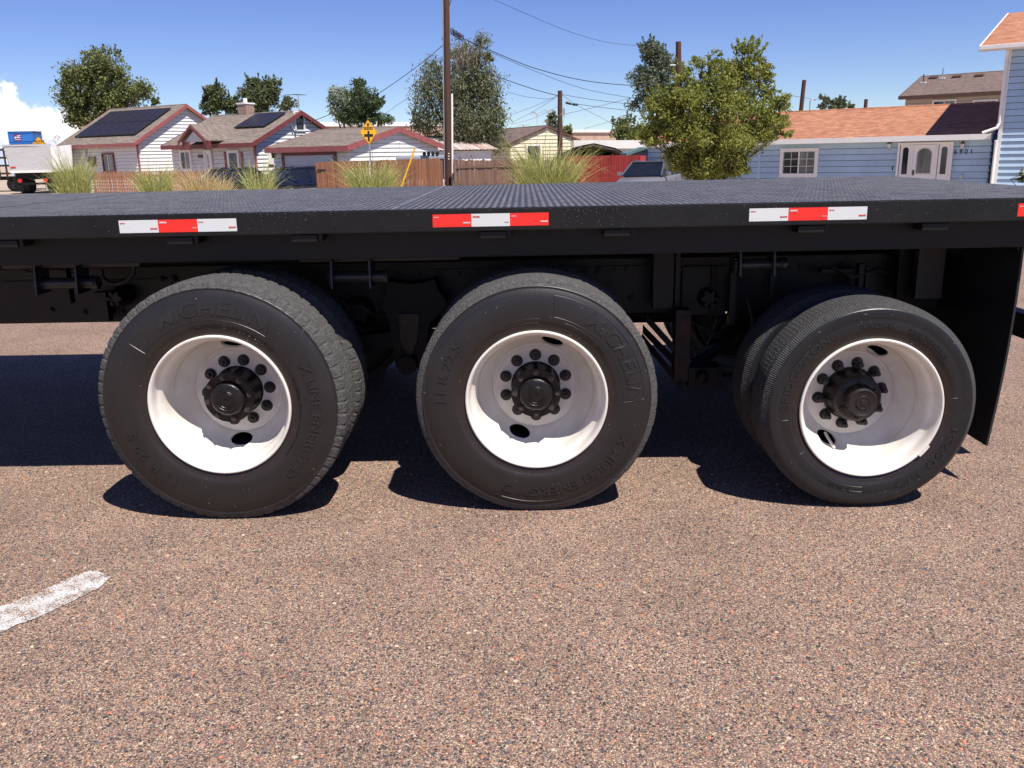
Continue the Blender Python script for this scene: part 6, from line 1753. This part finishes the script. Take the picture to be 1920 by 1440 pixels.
# ------------------------------------------------------------------ cars
def car(label, loc, rz, paint, roofm=None, hatch=False):
    c = thing('car', label, 'car', loc, rz)
    L, Hb = 4.5, .90
    # body sections along x: (x, half width, z bottom, z belt)
    sec = [(-2.25, .60, .42, .78), (-2.18, .76, .32, .90), (-1.7, .85, .24, .95), (-.9, .87, .22, .93), (0, .88, .22, .91), (.8, .87, .22, .90), (1.5, .85, .24, .82), (2.05, .76, .28, .70), (2.22, .60, .36, .58)]
    vs = []; fs = []
    K = 10
    for x, w, z0, z1 in sec:
        zm = (z0 + z1) / 2
        ring = [(-w * .80, z0), (-w * .97, z0 + .10), (-w, zm), (-w * .97, z1 - .08), (-w * .84, z1), (w * .84, z1), (w * .97, z1 - .08), (w, zm), (w * .97, z0 + .10), (w * .80, z0)]
        vs += [(x, y, z) for y, z in ring]
    for i in range(len(sec) - 1):
        for k in range(K): fs.append((i * K + k, (i + 1) * K + k, (i + 1) * K + (k + 1) % K, i * K + (k + 1) % K))
    fs += [tuple(range(K))[::-1], tuple((len(sec) - 1) * K + k for k in range(K))]
    mb = MB().add(vs, fs, True); o = mb.build('body', paint, c); bm = bmesh.new(); bm.from_mesh(o.data); bmesh.ops.recalc_face_normals(bm, faces=bm.faces); bm.to_mesh(o.data); bm.free(); set_smooth_by_angle(o.data, 50)
    # greenhouse
    xs = [(-1.75, .90), (-1.05, 1.34), (-.2, 1.40), (.45, 1.36), (1.20, .89)]
    def cab(wb, wt, mname, m, grow=0, zlo=.88):
        v = []; 
        bot = [(-1.75, zlo), (-1.0, zlo), (-.2, zlo), (.45, zlo), (1.25, zlo)]; 
        for (xb, zb), (xt, zt) in zip(bot, xs):
            wbb = wb; wtt = wt if .91 < zt else wb
            v += [(xb if abs(xb) < 1.1 else xt, -wbb, zb), (xt, -wtt, zt + grow), (xt, wtt, zt + grow), (xb if abs(xb) < 1.1 else xt, wbb, zb)]
        f = []
        for i in range(4):
            for k in range(4): f.append((i * 4 + k, (i + 1) * 4 + k, (i + 1) * 4 + (k + 1) % 4, i * 4 + (k + 1) % 4))
        return v, f
    v, f = cab(.78, .60, 'glass', None)
    gl = MB().add(v, f, False).build('window_glass', M['car_glass'], c)
    MB().prism([(-1.15, -.61, 1.335), (-1.15, .61, 1.335), (-.2, .62, 1.405), (.5, .61, 1.355), (.5, -.61, 1.355), (-.2, -.62, 1.405)] if False else [(-1.12, -.62, 1.335), (.50, -.62, 1.36), (.50, .62, 1.36), (-1.12, .62, 1.335)], (0, 0, .035)).build('roof', roofm or paint, c)
    for s_ in (-1, 1):
        pil = MB()
        pil.tube([(-1.75, s_ * .74, .90), (-1.08, s_ * .61, 1.35)], .055, n=6); pil.tube([(1.22, s_ * .76, .90), (.48, s_ * .61, 1.37)], .032, n=6); pil.tube([(-.22, s_ * .785, .90), (-.24, s_ * .62, 1.39)], .04, n=6); pil.tube([(-1.10, s_ * .62, 1.35), (-.2, s_ * .63, 1.40), (.48, s_ * .62, 1.37)], .035, n=6)
        pil.build('roof_pillars', roofm or paint, c)
        MB().bbox(.85, 1.02, s_ * .86, s_ * 1.02, .90, 1.03, .03).build('door_mirror', paint, c)
        MB().bbox(-2.24, -2.10, s_ * .45, s_ * .74, .66, .82, .02).build('tail_light', M['lamp_red'], c)
        MB().bbox(2.06, 2.20, s_ * .45, s_ * .70, .50, .62, .02).build('headlight', M['lamp_clear'], c)
        MB().box(-1.55, 1.35, s_ * .875, s_ * .895, .44, .47).build('side_moulding', M['galv'], c)
        MB().box(-.35, -.20, s_ * .88, s_ * .90, .78, .81).build('door_handle', paint, c); MB().box(-1.15, -1.0, s_ * .88, s_ * .90, .79, .82).build('door_handle', paint, c)
        for x in (-1.38, 1.38):
            w = bpy.data.objects.new('wheel', None); C.objects.link(w); w.parent = c; w.location = (x, s_ * .78, .31)
            MB().lathe([(.20, -.10), (.29, -.105), (.31, -.08), (.31, .08), (.29, .105), (.20, .10)], n=24).build('tyre', M['tyre_far'], w)
            hc = MB().lathe([(0, -.115), (.07, -.112), (.20, -.10)], n=20); hc.lathe([(0, .115), (.07, .112), (.20, .10)], n=20)
            hc.build('hubcap', M['hubcap'], w)
    return c
p = at(537, 330, 40); car('navy sedan with red tail light parked before the garage door', (p.x + .5, 41.2, GZ), R(50), M['car_navy'])
p = at(455, 330, 42); car('dark green car partly hidden by the sparse grass clump', (p.x - .2, 42, GZ), R(62), M['car_green'])
p = at(1203, 330, 27); car('grey car with a dark roof and dusty windscreen under the yellow-green tree', (p.x * 1.21 + .55, 34.0, GZ + .02), R(-116), M['car_silver'], M['car_roof_dark'])
# roof lamp bar of a pickup behind the fence
p = at(808, 289, 39.5); pk = thing('pickup_truck', 'pickup cab with four round roof lamps showing over the brown fence', 'pickup truck', (p.x, 39.8, GZ), 0)
zc = p.z - GZ
MB().bbox(-1.6, .9, 0, 1.6, zc - .22, zc - .06, .05).build('cab_roof', M['grey_wall'], pk)
MB().hexa([(-1.8, -.1, .7), (1.0, -.1, .7), (1.0, 2.0, .7), (-1.8, 2.0, .7)], [(-1.5, .05, zc - .2), (.85, .05, zc - .2), (.85, 1.6, zc - .2), (-1.5, 1.6, zc - .2)]).build('cab', M['car_glass'], pk)
MB().bbox(-2.0, 1.3, -.3, 3.8, .35, .75, .06).build('body', M['white_wall'], pk)
for x in (-1.3, .8):
    MB().tube([(x - .1, .3, .38), (x + .1, .3, .38)], .38, n=16).build('wheel', M['tyre_far'], pk)
for k in range(4):
    MB().tube([(-.32 + k * .19, -.02, zc + .02), (-.32 + k * .19, .10, zc + .02)], [.085, .06], n=14).build('roof_lamp', M['sign_black'], pk)
MB().tube([(-.5, .05, zc - .06), (.5, .05, zc - .06)], .02, n=6).build('lamp_bar', M['galv'], pk)
